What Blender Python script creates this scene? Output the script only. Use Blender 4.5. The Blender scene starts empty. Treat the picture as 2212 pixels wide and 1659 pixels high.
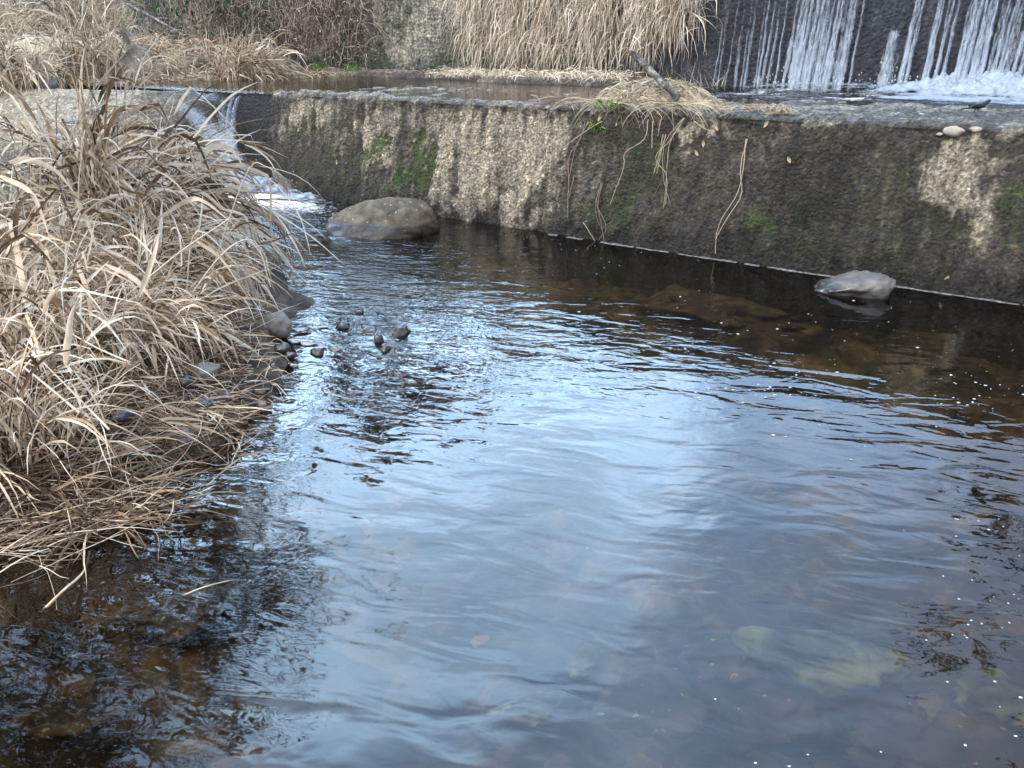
import bpy, math, random
import numpy as np
from mathutils import Vector

rng = np.random.default_rng(7)
random.seed(7)
C = bpy.context.scene.collection
SC = bpy.context.scene

# ------------------------------------------------------------------ camera
PITCH = math.radians(24.0)
CAM_H = 1.6
F = 1660.0                       # focal length in pixels of a 2212 px wide picture
cam_d = bpy.data.cameras.new('camera')
cam = bpy.data.objects.new('camera', cam_d)
C.objects.link(cam)
cam_d.sensor_width = 36
cam_d.lens = F / 2212 * 36
cam_d.clip_start = 0.02
cam_d.clip_end = 3000
cam.location = (0, 0, CAM_H)
cam.rotation_euler = (math.radians(90) - PITCH, 0, 0)
SC.camera = cam

# ------------------------------------------------------------------ sky, sun, exposure
SUN_EL, SUN_AZ = math.radians(48), math.radians(-128)   # azimuth from +Y, clockwise
w = bpy.data.worlds.new("World")
SC.world = w
w.use_nodes = True
nt = w.node_tree
for n in list(nt.nodes):
    nt.nodes.remove(n)
out = nt.nodes.new('ShaderNodeOutputWorld')
bg = nt.nodes.new('ShaderNodeBackground')
sky = nt.nodes.new('ShaderNodeTexSky')
sky.sky_type = 'NISHITA'
sky.sun_disc = False
sky.sun_elevation = SUN_EL
sky.sun_rotation = SUN_AZ
sky.air_density = 1.0
sky.dust_density = 2.5
sky.ozone_density = 1.0
# thin broken cloud over the blue
tc = nt.nodes.new('ShaderNodeTexCoord')
mp = nt.nodes.new('ShaderNodeMapping')
mp.inputs['Scale'].default_value = (1.6, 1.6, 3.4)
cn = nt.nodes.new('ShaderNodeTexNoise')
cn.inputs['Scale'].default_value = 1.7
cn.inputs['Detail'].default_value = 5
cn.inputs['Roughness'].default_value = 0.5
cr = nt.nodes.new('ShaderNodeValToRGB')
cr.color_ramp.elements[0].position = 0.38
cr.color_ramp.elements[0].color = (0.45, 0.45, 0.45, 1)
cr.color_ramp.elements[1].position = 0.68
cr.color_ramp.elements[1].color = (0.95, 0.95, 0.95, 1)
mx = nt.nodes.new('ShaderNodeMix')
mx.data_type = 'RGBA'
mx.inputs[7].default_value = (1, 1, 1, 1)
# the haze is brightest low in the north, upstream of the dam
dt = nt.nodes.new('ShaderNodeVectorMath'); dt.operation = 'DOT_PRODUCT'
nv = nt.nodes.new('ShaderNodeVectorMath'); nv.operation = 'NORMALIZE'
nt.links.new(tc.outputs['Generated'], nv.inputs[0]); nt.links.new(nv.outputs[0], dt.inputs[0])
dt.inputs[1].default_value = (-0.16, 0.89, 0.43)
gr = nt.nodes.new('ShaderNodeValToRGB')
gr.color_ramp.interpolation = 'EASE'
e = gr.color_ramp.elements
e[0].position = 0.0; e[0].color = (8.5 / 60, 9.5 / 60, 11.5 / 60, 1)
e[1].position = 1.0; e[1].color = (44 / 60, 65 / 60, 1.50, 1)
em = e.new(0.70); em.color = (9.5 / 60, 12 / 60, 17 / 60, 1)
em = e.new(0.895); em.color = (13 / 60, 19.5 / 60, 29 / 60, 1)
em = e.new(0.955); em.color = (34 / 60, 51 / 60, 71 / 60, 1)
nt.links.new(dt.outputs['Value'], gr.inputs[0])
sc_ = nt.nodes.new('ShaderNodeVectorMath'); sc_.operation = 'SCALE'; sc_.inputs['Scale'].default_value = 60
nt.links.new(gr.outputs[0], sc_.inputs[0])
nt.links.new(sc_.outputs[0], mx.inputs[7])
nt.links.new(tc.outputs['Generated'], mp.inputs['Vector'])
nt.links.new(mp.outputs[0], cn.inputs['Vector'])
nt.links.new(cn.outputs[0], cr.inputs[0])
nt.links.new(cr.outputs[0], mx.inputs[0])
nt.links.new(sky.outputs[0], mx.inputs[6])
nt.links.new(mx.outputs[2], bg.inputs['Color'])
bg.inputs['Strength'].default_value = 0.12
nt.links.new(bg.outputs[0], out.inputs[0])

sd = bpy.data.lights.new('sun', 'SUN')
sd.energy = 2.6
sd.angle = math.radians(16)
sd.color = (1.0, 0.95, 0.88)
so = bpy.data.objects.new('sun', sd)
C.objects.link(so)
sv = Vector((math.sin(SUN_AZ) * math.cos(SUN_EL), math.cos(SUN_AZ) * math.cos(SUN_EL), math.sin(SUN_EL)))
so.rotation_euler = sv.to_track_quat('Z', 'Y').to_euler()

SC.view_settings.view_transform = 'Standard'
SC.view_settings.look = 'None'
SC.view_settings.gamma = 1.0
SC.view_settings.use_curve_mapping = False
SC.view_settings.exposure = 0.98
SC.render.engine = 'CYCLES'
SC.cycles.max_bounces = 8
SC.cycles.transparent_max_bounces = 24
SC.cycles.use_denoising = True

# ------------------------------------------------------------------ projection helpers
cp, sp = math.cos(PITCH), math.sin(PITCH)
def ray(px, py):
    dx = (px - 1106) / F
    dy = -(py - 829.5) / F
    return np.array([dx, cp + dy * sp, -sp + dy * cp])
EYE = np.array([0, 0, CAM_H])
def on_z(px, py, z=0.0):
    r = ray(px, py)
    return EYE + r * ((z - CAM_H) / r[2])
def at_y(px, py, Y):
    r = ray(px, py)
    return EYE + r * (Y / r[1])
# weir frame: s runs along the wall (to the right and nearer), t runs away from the pool
O2 = np.array([0.0, 7.23])
U2 = np.array([0.8308, -0.5566])
N2 = np.array([0.5566, 0.8308])
def W(s, t, z=0.0):
    return np.array([O2[0] + s * U2[0] + t * N2[0], O2[1] + s * U2[1] + t * N2[1], z])
def Wa(s, t, z):
    s, t, z = np.broadcast_arrays(s, t, z)
    return np.stack([O2[0] + s * U2[0] + t * N2[0], O2[1] + s * U2[1] + t * N2[1], z], -1)
def ST(x, y):
    dx, dy = x - O2[0], y - O2[1]
    return dx * U2[0] + dy * U2[1], dx * N2[0] + dy * N2[1]
BAT = 0.3                    # how far the face leans back
ZC = 1.07                    # crest height
ZU = 1.045                   # upper pool level
def on_face(px, py, off=0.03):
    """pixel -> point on the weir face (t = BAT*z/ZC - off)"""
    r = ray(px, py)
    a = np.dot(r[:2], N2) - BAT * r[2] / ZC
    b = -off - (np.dot(-O2, N2) - BAT * CAM_H / ZC)
    return EYE + r * (b / a)
def on_t(px, py, t):
    r = ray(px, py)
    k = (t + np.dot(O2, N2)) / np.dot(r[:2], N2)
    return EYE + r * k

# ------------------------------------------------------------------ noise
_perm = np.random.default_rng(3).permutation(256)
_perm = np.concatenate([_perm, _perm])
_g = np.random.default_rng(4).normal(size=(256, 3))
_g /= np.linalg.norm(_g, axis=1)[:, None]
def pnoise(P):
    P = np.asarray(P, float)
    i = np.floor(P).astype(int)
    f = P - i
    u = f * f * f * (f * (f * 6 - 15) + 10)
    r = 0
    for dx in (0, 1):
        for dy in (0, 1):
            for dz in (0, 1):
                h = _perm[(_perm[(_perm[(i[..., 0] + dx) & 255] + i[..., 1] + dy) & 255] + i[..., 2] + dz) & 255]
                g = _g[h]
                d = f - np.array([dx, dy, dz])
                wt = np.where(dx, u[..., 0], 1 - u[..., 0]) * np.where(dy, u[..., 1], 1 - u[..., 1]) * np.where(dz, u[..., 2], 1 - u[..., 2])
                r = r + wt * (g * d).sum(-1)
    return r * 1.6
def fbm(P, o=4, k=0.5, l=2.03):
    a, r = 1.0, 0
    P = np.asarray(P, float)
    for _ in range(o):
        r = r + a * pnoise(P)
        P = P * l + 17.3
        a *= k
    return r
def sst(a, b, x):
    t = np.clip((x - a) / (b - a), 0, 1)
    return t * t * (3 - 2 * t)

# ------------------------------------------------------------------ object helpers
def tag(o, label=None, cat=None, group=None, kind=None):
    if label: o['label'] = label
    if cat: o['category'] = cat
    if group: o['group'] = group
    if kind: o['kind'] = kind
    return o
def empty(name, loc, label, cat, group=None):
    o = bpy.data.objects.new(name, None)
    o.empty_display_size = 0.1
    o.location = loc
    C.objects.link(o)
    return tag(o, label, cat, group)
def mesh_np(name, V, Fc, mat, parent=None, smooth=True, attrs=None, origin=None):
    V = np.asarray(V, np.float64).reshape(-1, 3)
    Fc = np.asarray(Fc, np.int32)
    k = Fc.shape[1]
    if parent is not None:
        V = V - np.array(parent.location)
    elif origin is not None:
        V = V - np.asarray(origin)
    me = bpy.data.meshes.new(name)
    me.vertices.add(len(V))
    me.vertices.foreach_set('co', V.astype(np.float32).ravel())
    me.loops.add(Fc.size)
    me.loops.foreach_set('vertex_index', Fc.ravel())
    me.polygons.add(len(Fc))
    me.polygons.foreach_set('loop_start', np.arange(0, Fc.size, k, dtype=np.int32))
    me.polygons.foreach_set('loop_total', np.full(len(Fc), k, np.int32))
    me.polygons.foreach_set('use_smooth', np.full(len(Fc), smooth))
    me.update()
    me.validate()
    for an, av in (attrs or {}).items():
        a = me.attributes.new(an, 'FLOAT', 'POINT')
        a.data.foreach_set('value', np.asarray(av, np.float32).ravel())
    me.materials.append(mat)
    o = bpy.data.objects.new(name, me)
    C.objects.link(o)
    if parent is not None:
        o.parent = parent
    elif origin is not None:
        o.location = origin
    return o
def grid_faces(nu, nv):
    i = np.arange(nu * nv).reshape(nu, nv)
    return np.stack([i[:-1, :-1], i[1:, :-1], i[1:, 1:], i[:-1, 1:]], -1).reshape(-1, 4)
class Acc:
    """collects vertices and quads"""
    def __init__(s): s.V, s.F, s.n = [], [], 0
    def add(s, vf):
        V, Fc = vf
        if len(V) == 0: return s
        s.V.append(V); s.F.append(Fc + s.n); s.n += len(V); return s
    def build(s, name, mat, parent=None, **k):
        return mesh_np(name, np.concatenate(s.V), np.concatenate(s.F), mat, parent, **k)

# ------------------------------------------------------------------ materials
def NM(name):
    m = bpy.data.materials.new(name)
    m.use_nodes = True
    for n in list(m.node_tree.nodes): m.node_tree.nodes.remove(n)
    return m, m.node_tree.nodes, m.node_tree.links
def N(nodes, t, **k):
    n = nodes.new('ShaderNode' + t)
    for a, b in k.items():
        if a.startswith('i_'):
            key = a[2:]
            key = int(key) if key.isdigit() else key
            n.inputs[key].default_value = b
        else: setattr(n, a, b)
    return n
def ramp(nodes, stops, interp='LINEAR'):
    r = nodes.new('ShaderNodeValToRGB')
    e = r.color_ramp.elements
    r.color_ramp.interpolation = interp
    while len(e) < len(stops): e.new(0.5)
    for i, (p, c) in enumerate(stops):
        e[i].position = p
        e[i].color = (*c, 1) if not isinstance(c, (int, float)) else (c, c, c, 1)
    return r
def mixc(nodes, links, fac, a, b, mode='MIX'):
    m = nodes.new('ShaderNodeMix'); m.data_type = 'RGBA'; m.blend_type = mode
    for sock, v in ((0, fac), (6, a), (7, b)):
        if hasattr(v, 'node'): links.new(v, m.inputs[sock])
        elif isinstance(v, (int, float)): m.inputs[sock].default_value = v if sock == 0 else (v, v, v, 1)
        else: m.inputs[sock].default_value = (*v, 1)
    return m.outputs[2]
def mth(nodes, links, op, a, b=None):
    m = nodes.new('ShaderNodeMath'); m.operation = op
    for i, v in enumerate((a, b)):
        if v is None: continue
        if hasattr(v, 'node'): links.new(v, m.inputs[i])
        else: m.inputs[i].default_value = v
    return m.outputs[0]
def noise(nodes, links, vec, scale, detail=4, rough=0.55, mapping=None, lac=2.0, dist=0.0):
    if mapping is not None:
        mpn = nodes.new('ShaderNodeMapping'); mpn.inputs['Scale'].default_value = mapping
        links.new(vec, mpn.inputs[0]); vec = mpn.outputs[0]
    n = nodes.new('ShaderNodeTexNoise')
    n.inputs['Scale'].default_value = scale; n.inputs['Detail'].default_value = detail
    n.inputs['Roughness'].default_value = rough; n.inputs['Distortion'].default_value = dist
    links.new(vec, n.inputs['Vector'])
    return n.outputs[0]

def mat_straw(name, cols, transl=0.25, rough=0.6):
    m, n, l = NM(name)
    geo = N(n, 'NewGeometry'); tcn = N(n, 'TexCoord')
    r = ramp(n, cols)
    nz = noise(n, l, tcn.outputs['Object'], 22, 3, 0.6)
    a = mth(n, l, 'MULTIPLY', nz, 0.5)
    b = mth(n, l, 'MULTIPLY', geo.outputs['Random Per Island'], 1.0)
    s = mth(n, l, 'ADD', a, b)
    s = mth(n, l, 'SUBTRACT', s, 0.25)
    l.new(s, r.inputs[0])
    p = N(n, 'BsdfPrincipled'); p.inputs['Roughness'].default_value = rough
    p.inputs['Specular IOR Level'].default_value = 0.2
    l.new(r.outputs[0], p.inputs['Base Color'])
    t = N(n, 'BsdfTranslucent'); l.new(r.outputs[0], t.inputs[0])
    mxs = N(n, 'MixShader'); mxs.inputs[0].default_value = transl
    l.new(p.outputs[0], mxs.inputs[1]); l.new(t.outputs[0], mxs.inputs[2])
    o = N(n, 'OutputMaterial'); l.new(mxs.outputs[0], o.inputs[0])
    return m
M = {}
M['straw'] = mat_straw('dry_straw', [(0.0, (.055, .032, .018)), (0.2, (.19, .12, .07)), (0.42, (.43, .32, .21)), (0.66, (.66, .54, .395)), (1.0, (.86, .79, .66))])
M['stalk'] = mat_straw('pale_stalk', [(0.0, (.36, .28, .2)), (0.5, (.55, .46, .35)), (1.0, (.74, .67, .56))], 0.1)
M['straw_far'] = mat_straw('dry_straw_golden', [(0.0, (.06, .04, .026)), (0.3, (.24, .17, .11)), (0.65, (.48, .39, .28)), (1.0, (.7, .62, .49))])
M['curtain'] = mat_straw('hanging_straw', [(0.0, (.07, .048, .034)), (0.18, (.32, .245, .175)), (0.42, (.62, .53, .41)), (1.0, (.86, .80, .69))])
M['mound'] = mat_straw('bleached_straw', [(0.0, (.07, .05, .03)), (0.25, (.25, .2, .13)), (0.6, (.45, .39, .28)), (1.0, (.68, .62, .5))])
M['litter'] = mat_straw('wet_litter', [(0.0, (.03, .018, .012)), (0.4, (.12, .075, .045)), (0.75, (.28, .2, .13)), (1.0, (.5, .42, .32))], 0.1)
M['vine'] = mat_straw('dead_vine', [(0.0, (.035, .024, .02)), (0.4, (.15, .11, .095)), (0.75, (.32, .25, .21)), (1.0, (.52, .44, .37))], 0.1)
M['ivy'] = mat_straw('ivy_leaf', [(0.0, (.012, .03, .012)), (0.5, (.035, .075, .028)), (1.0, (.11, .17, .07))], 0.2)
M['sprout'] = mat_straw('green_sprout', [(0.0, (.05, .11, .02)), (0.5, (.11, .22, .04)), (1.0, (.3, .36, .1))], 0.3)
M['plume'] = mat_straw('seed_plume', [(0.0, (.26, .21, .17)), (0.5, (.42, .36, .3)), (1.0, (.58, .52, .46))], 0.35)
M['twig'] = mat_straw('bare_twig', [(0.0, (.03, .022, .018)), (1.0, (.10, .075, .06))], 0.0)
M['evergreen'] = mat_straw('evergreen_leaf', [(0.0, (.015, .03, .01)), (0.6, (.05, .07, .02)), (1.0, (.12, .12, .04))], 0.2)
M['brown_leaf'] = mat_straw('brown_leaf', [(0.0, (.14, .075, .04)), (1.0, (.3, .18, .1))], 0.2)
M['dead_leaf'] = mat_straw('dead_leaf', [(0.0, (.3, .17, .08)), (0.5, (.45, .32, .18)), (1.0, (.6, .52, .38))], 0.2)

def mat_stone(name, stops, scale=6, rough=0.6, bump=0.4, speck=None, wetz=None, spec=0.4):
    m, n, l = NM(name)
    tcn = N(n, 'TexCoord')
    v = tcn.outputs['Object']
    r = ramp(n, stops)
    l.new(noise(n, l, v, scale, 6, 0.62), r.inputs[0])
    col = r.outputs[0]
    if speck:
        sc_, thr, sc = speck
        r2 = ramp(n, [(thr, 0.0), (thr + 0.03, 1.0)])
        l.new(noise(n, l, v, sc_, 2, 0.5), r2.inputs[0])
        col = mixc(n, l, r2.outputs[0], col, sc)
    p = N(n, 'BsdfPrincipled'); p.inputs['Specular IOR Level'].default_value = spec
    p.inputs['Roughness'].default_value = rough
    if wetz is not None:      # a damp tide mark just above the water
        g = N(n, 'NewGeometry'); sx = N(n, 'SeparateXYZ'); l.new(g.outputs['Position'], sx.inputs[0])
        zz = mth(n, l, 'ADD', sx.outputs[2], mth(n, l, 'MULTIPLY', noise(n, l, v, 9, 3), -0.05))
        wr = ramp(n, [(0.0, 1.0), (1.0, 0.0)])
        mr = N(n, 'MapRange'); mr.inputs[1].default_value = wetz - 0.03; mr.inputs[2].default_value = wetz
        l.new(zz, mr.inputs[0]); l.new(mr.outputs[0], wr.inputs[0])
        col = mixc(n, l, wr.outputs[0], col, mixc(n, l, 1.0, col, (0.35, 0.33, 0.3), 'MULTIPLY'))
        rr = N(n, 'MapRange'); rr.inputs[3].default_value = rough; rr.inputs[4].default_value = 0.22
        l.new(wr.outputs[0], rr.inputs[0]); l.new(rr.outputs[0], p.inputs['Roughness'])
    l.new(col, p.inputs['Base Color'])
    b = N(n, 'Bump'); b.inputs['Strength'].default_value = bump; b.inputs['Distance'].default_value = 0.01
    l.new(noise(n, l, v, scale * 7, 5, 0.65), b.inputs['Height']); l.new(b.outputs[0], p.inputs['Normal'])
    o = N(n, 'OutputMaterial'); l.new(p.outputs[0], o.inputs[0])
    return m
M['boulder'] = mat_stone('brown_boulder', [(0.34, (.035, .026, .014)), (0.5, (.095, .07, .042)), (0.66, (.165, .14, .088))], 8, 0.75, 0.5, (38, 0.70, (.55, .5, .42)), 0.09)
M['grey_stone'] = mat_stone('grey_stone', [(0.3, (.045, .045, .045)), (0.5, (.09, .088, .085)), (0.7, (.16, .15, .145))], 6, 0.5, 0.35, None, 0.05)
M['dark_stone'] = mat_stone('dark_wet_stone', [(0.3, (.02, .02, .022)), (0.6, (.05, .048, .05)), (0.8, (.10, .09, .085))], 9, 0.22, 0.3, spec=0.6)
M['bank_stone'] = mat_stone('bank_stone', [(0.3, (.07, .065, .06)), (0.55, (.15, .14, .125)), (0.8, (.28, .26, .23))], 9, 0.55, 0.4, None, 0.03)
M['tan_rock'] = mat_stone('tan_rock', [(0.3, (.22, .19, .13)), (0.6, (.34, .3, .21)), (0.8, (.42, .38, .29))], 2.5, 0.8, 0.4)
M['blue_rock'] = mat_stone('blue_grey_rock', [(0.3, (.06, .068, .075)), (0.6, (.12, .13, .14)), (0.8, (.2, .21, .22))], 4, 0.5, 0.4)
M['algae_stone'] = mat_stone('algae_stone', [(0.38, (.02, .02, .012)), (0.49, (.07, .08, .036)), (0.62, (.22, .25, .12))], 5, 0.8, 0.4)
M['bed_stone'] = mat_stone('bed_stone', [(0.35, (.012, .009, .006)), (0.52, (.05, .036, .022)), (0.7, (.12, .088, .055))], 7, 0.8, 0.4, (30, 0.68, (.24, .2, .12)))
M['log'] = mat_stone('weathered_wood', [(0.36, (.02, .018, .016)), (0.5, (.10, .095, .085)), (0.64, (.30, .29, .27))], 14, 0.8, 0.8)
M['pale_pebble'] = mat_stone('pale_pebble', [(0.3, (.18, .16, .13)), (0.7, (.32, .29, .24))], 8, 0.7, 0.3)

M['gravelm'] = mat_straw('gravel_pebbles', [(0.0, (.02, .018, .016)), (0.5, (.06, .052, .045)), (0.8, (.13, .115, .1)), (1.0, (.28, .26, .23))], 0.0, 0.45)
M['wetleaf'] = mat_stone('wet_leaf', [(0.3, (.10, .065, .06)), (0.7, (.26, .2, .2))], 20, 0.12, 0.3, spec=1.0)
# terrain: gravel, mud and silt
def mat_ground():
    m, n, l = NM('stream_gravel')
    tcn = N(n, 'TexCoord'); v = tcn.outputs['Object']
    r = ramp(n, [(0.36, (.006, .005, .004)), (0.48, (.035, .026, .016)), (0.6, (.095, .07, .041)), (0.74, (.2, .16, .10))])
    l.new(noise(n, l, v, 2.6, 8, 0.62, dist=0.5), r.inputs[0])
    vo = N(n, 'TexVoronoi'); vo.inputs['Scale'].default_value = 13; l.new(v, vo.inputs['Vector'])
    r2 = ramp(n, [(0.0, (.3, .3, .3)), (0.5, (.9, .9, .9)), (1.0, (1.7, 1.6, 1.4))])
    sx = N(n, 'SeparateXYZ'); l.new(vo.outputs['Color'], sx.inputs[0]); l.new(sx.outputs[0], r2.inputs[0])
    col = mixc(n, l, 0.8, r.outputs[0], r2.outputs[0], 'MULTIPLY')
    # algae
    r3 = ramp(n, [(0.58, 0.0), (0.72, 0.75)]); l.new(noise(n, l, v, 1.7, 6, 0.6), r3.inputs[0])
    col = mixc(n, l, r3.outputs[0], col, (.14, .13, .04))
    # upper, dry ground
    at = N(n, 'Attribute'); at.attribute_name = 'dry'
    rd = ramp(n, [(0.35, (.03, .02, .013)), (0.55, (.12, .085, .05)), (0.75, (.26, .2, .13))]); l.new(noise(n, l, v, 9, 6, 0.7), rd.inputs[0])
    col = mixc(n, l, at.outputs['Fac'], col, rd.outputs[0])
    p = N(n, 'BsdfPrincipled'); p.inputs['Roughness'].default_value = 0.75; p.inputs['Specular IOR Level'].default_value = 0.25
    l.new(col, p.inputs['Base Color'])
    h = mth(n, l, 'ADD', mth(n, l, 'MULTIPLY', vo.outputs['Distance'], -0.6), noise(n, l, v, 30, 4, 0.6))
    b = N(n, 'Bump'); b.inputs['Strength'].default_value = 0.7; b.inputs['Distance'].default_value = 0.02
    l.new(h, b.inputs['Height']); l.new(b.outputs[0], p.inputs['Normal'])
    o = N(n, 'OutputMaterial'); l.new(p.outputs[0], o.inputs[0])
    return m
M['ground'] = mat_ground()

# concrete of weir / apron / dam, driven by wear masks stored on the mesh: pale, moss, wet
def mat_concrete(name, dark, mid, pale, mosscol=(.05, .075, .015), grain=1.0, dark2=None):
    m, n, l = NM(name)
    tcn = N(n, 'TexCoord'); v = tcn.outputs['Object']
    def A(x):
        a = N(n, 'Attribute'); a.attribute_name = x; return a.outputs['Fac']
    big = noise(n, l, v, 1.3, 6, 0.65)
    fine = noise(n, l, v, 26 * grain, 5, 0.7)
    streak = noise(n, l, v, 5, 5, 0.6, mapping=(2.2, 2.2, 0.35))
    r = ramp(n, [(0.36, dark), (0.66, mid)])
    l.new(mth(n, l, 'ADD', mth(n, l, 'MULTIPLY', fine, 0.55), mth(n, l, 'MULTIPLY', streak, 0.45)), r.inputs[0])
    col = r.outputs[0]
    if dark2 is not None:
        r4 = ramp(n, [(0.42, 0.0), (0.6, 1.0)]); l.new(big, r4.inputs[0])
        col = mixc(n, l, r4.outputs[0], col, mixc(n, l, 1.0, col, dark2, 'MULTIPLY'))
    # pale lime: the mask is roughened by the grain so its edge crumbles
    pn = mth(n, l, 'ADD', mth(n, l, 'MULTIPLY', fine, 1.5), mth(n, l, 'ADD', mth(n, l, 'MULTIPLY', streak, 1.5), mth(n, l, 'MULTIPLY', noise(n, l, v, 9, 5, 0.7), 1.4)))
    k = mth(n, l, 'ADD', mth(n, l, 'MULTIPLY', A('pale'), 1.15), mth(n, l, 'SUBTRACT', pn, 2.2))
    rp = ramp(n, [(0.15, 0.0), (0.9, 1.0)]); l.new(k, rp.inputs[0])
    k2 = mth(n, l, 'MULTIPLY', rp.outputs[0], ramp_out(n, l, [(0.0, 0.0), (0.5, 1.0)], A('pale')))
    pr = ramp(n, [(0.34, tuple(c * 0.30 for c in pale)), (0.47, tuple(c * 0.75 for c in pale)), (0.56, pale), (0.72, tuple(min(1, c * 1.6) for c in pale))])
    l.new(noise(n, l, v, 45 * grain, 4, 0.7), pr.inputs[0])
    col = mixc(n, l, k2, col, pr.outputs[0])
    km = mth(n, l, 'ADD', mth(n, l, 'MULTIPLY', A('moss'), 1.3), mth(n, l, 'MULTIPLY', mth(n, l, 'SUBTRACT', noise(n, l, v, 17, 5, 0.7), 0.6), 2.2))
    rm = ramp(n, [(0.35, 0.0), (0.8, 0.92)]); l.new(km, rm.inputs[0])
    km2 = mth(n, l, 'MULTIPLY', rm.outputs[0], ramp_out(n, l, [(0.03, 0.0), (0.25, 1.0)], A('moss')))
    mr_ = ramp(n, [(0.3, tuple(c * 0.5 for c in mosscol)), (0.7, tuple(c * 1.6 for c in mosscol))]); l.new(fine, mr_.inputs[0])
    col = mixc(n, l, km2, col, mr_.outputs[0])
    vp = N(n, 'TexVoronoi'); vp.inputs['Scale'].default_value = 42 * grain; l.new(v, vp.inputs['Vector'])
    sxp = N(n, 'SeparateXYZ'); l.new(vp.outputs['Color'], sxp.inputs[0])
    col = mixc(n, l, 0.55, col, ramp_out(n, l, [(0.0, (.35, .35, .37)), (0.55, (.95, .95, .93)), (0.85, (1.3, 1.25, 1.15)), (1.0, (2.4, 2.3, 2.1))], sxp.outputs[0]), 'MULTIPLY')
    st2 = noise(n, l, v, 4, 5, 0.7, mapping=(2.6, 2.6, 0.22), dist=.3)
    col = mixc(n, l, 0.8, col, ramp_out(n, l, [(0.36, (.42, .40, .36)), (0.5, (.95, .95, .95)), (0.66, (1.55, 1.5, 1.4))], st2), 'MULTIPLY')
    wet = A('wet')
    col = mixc(n, l, wet, col, mixc(n, l, 1.0, col, (0.48, 0.48, 0.5), 'MULTIPLY'))
    p = N(n, 'BsdfPrincipled'); l.new(col, p.inputs['Base Color'])
    p.inputs['Specular IOR Level'].default_value = 0.5
    mr = N(n, 'MapRange'); mr.inputs[3].default_value = 0.8; mr.inputs[4].default_value = 0.38
    l.new(wet, mr.inputs[0]); l.new(mr.outputs[0], p.inputs['Roughness'])
    vo = N(n, 'TexVoronoi'); vo.inputs['Scale'].default_value = 34 * grain; l.new(v, vo.inputs['Vector'])
    h = mth(n, l, 'ADD', mth(n, l, 'MULTIPLY', vo.outputs['Distance'], -0.8), mth(n, l, 'MULTIPLY', noise(n, l, v, 60 * grain, 5, 0.7), 1.2))
    b = N(n, 'Bump'); b.inputs['Strength'].default_value = 1.0; b.inputs['Distance'].default_value = 0.045
    l.new(h, b.inputs['Height']); l.new(b.outputs[0], p.inputs['Normal'])
    o = N(n, 'OutputMaterial'); l.new(p.outputs[0], o.inputs[0])
    return m
def ramp_out(n, l, stops, sock):
    r = ramp(n, stops); l.new(sock, r.inputs[0]); return r.outputs[0]
M['weir'] = mat_concrete('weathered_weir_concrete', (.015, .013, .010), (.115, .10, .077), (.42, .38, .295), (.04, .07, .010), dark2=(0.62, 0.68, 0.45))
M['apron'] = mat_concrete('apron_concrete', (.05, .045, .036), (.17, .152, .12), (.42, .375, .28), (.022, .022, .014))
M['dam'] = mat_concrete('dam_masonry', (.022, .025, .032), (.075, .084, .105), (.30, .285, .235), (.04, .055, .03), grain=0.6)

# water
def mat_water(name, tint, ior, near, dirn=0.35):
    m, n, l = NM(name)
    tcn = N(n, 'TexCoord'); v = tcn.outputs['Object']
    def A(x):
        a = N(n, 'Attribute'); a.attribute_name = x; return a.outputs['Fac']
    rot = N(n, 'Mapping'); rot.inputs['Rotation'].default_value = (0, 0, dirn); l.new(v, rot.inputs[0])
    rv = rot.outputs[0]
    w1 = noise(n, l, rv, near, 2, 0.45, mapping=(0.55, 1.3, 1), dist=0.6)
    w2 = noise(n, l, rv, near * 2.9, 2, 0.5, mapping=(0.6, 1.15, 1), dist=0.8)
    w3 = noise(n, l, v, near * 7, 2, 0.5, dist=0.4)
    chop = A('chop'); calm = A('calm')
    h = mth(n, l, 'MULTIPLY', w1, mth(n, l, 'ADD', mth(n, l, 'MULTIPLY', chop, 0.9), calm))
    h = mth(n, l, 'ADD', h, mth(n, l, 'MULTIPLY', w2, mth(n, l, 'ADD', mth(n, l, 'MULTIPLY', chop, 0.62), mth(n, l, 'MULTIPLY', calm, 0.09))))
    h = mth(n, l, 'ADD', h, mth(n, l, 'MULTIPLY', w3, mth(n, l, 'MULTIPLY', chop, 0.22)))
    b = N(n, 'Bump'); b.inputs['Strength'].default_value = 1.0; b.inputs['Distance'].default_value = 0.05
    l.new(h, b.inputs['Height'])
    fr = N(n, 'Fresnel'); fr.inputs['IOR'].default_value = ior; l.new(b.outputs[0], fr.inputs['Normal'])
    gl = N(n, 'BsdfGlossy'); gl.inputs['Roughness'].default_value = 0.02; l.new(b.outputs[0], gl.inputs['Normal'])
    tr = N(n, 'BsdfTransparent'); tr.inputs[0].default_value = (*tint, 1)
    ms = N(n, 'MixShader'); l.new(fr.outputs[0], ms.inputs[0]); l.new(tr.outputs[0], ms.inputs[1]); l.new(gl.outputs[0], ms.inputs[2])
    # foam
    df = N(n, 'BsdfDiffuse'); df.inputs[0].default_value = (.8, .84, .88, 1)
    fn = noise(n, l, rv, 16, 6, 0.7, mapping=(0.6, 1.6, 1), dist=1.2)
    k = mth(n, l, 'ADD', mth(n, l, 'MULTIPLY', A('foam'), 1.3), mth(n, l, 'MULTIPLY', mth(n, l, 'SUBTRACT', fn, 0.62), 3.2))
    fk = mth(n, l, 'MULTIPLY', ramp_out(n, l, [(0.25, 0.0), (0.75, 0.9)], k), ramp_out(n, l, [(0.02, 0.0), (0.2, 1.0)], A('foam')))
    ms2 = N(n, 'MixShader'); l.new(fk, ms2.inputs[0]); l.new(ms.outputs[0], ms2.inputs[1]); l.new(df.outputs[0], ms2.inputs[2])
    o = N(n, 'OutputMaterial'); l.new(ms2.outputs[0], o.inputs[0])
    return m
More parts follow.
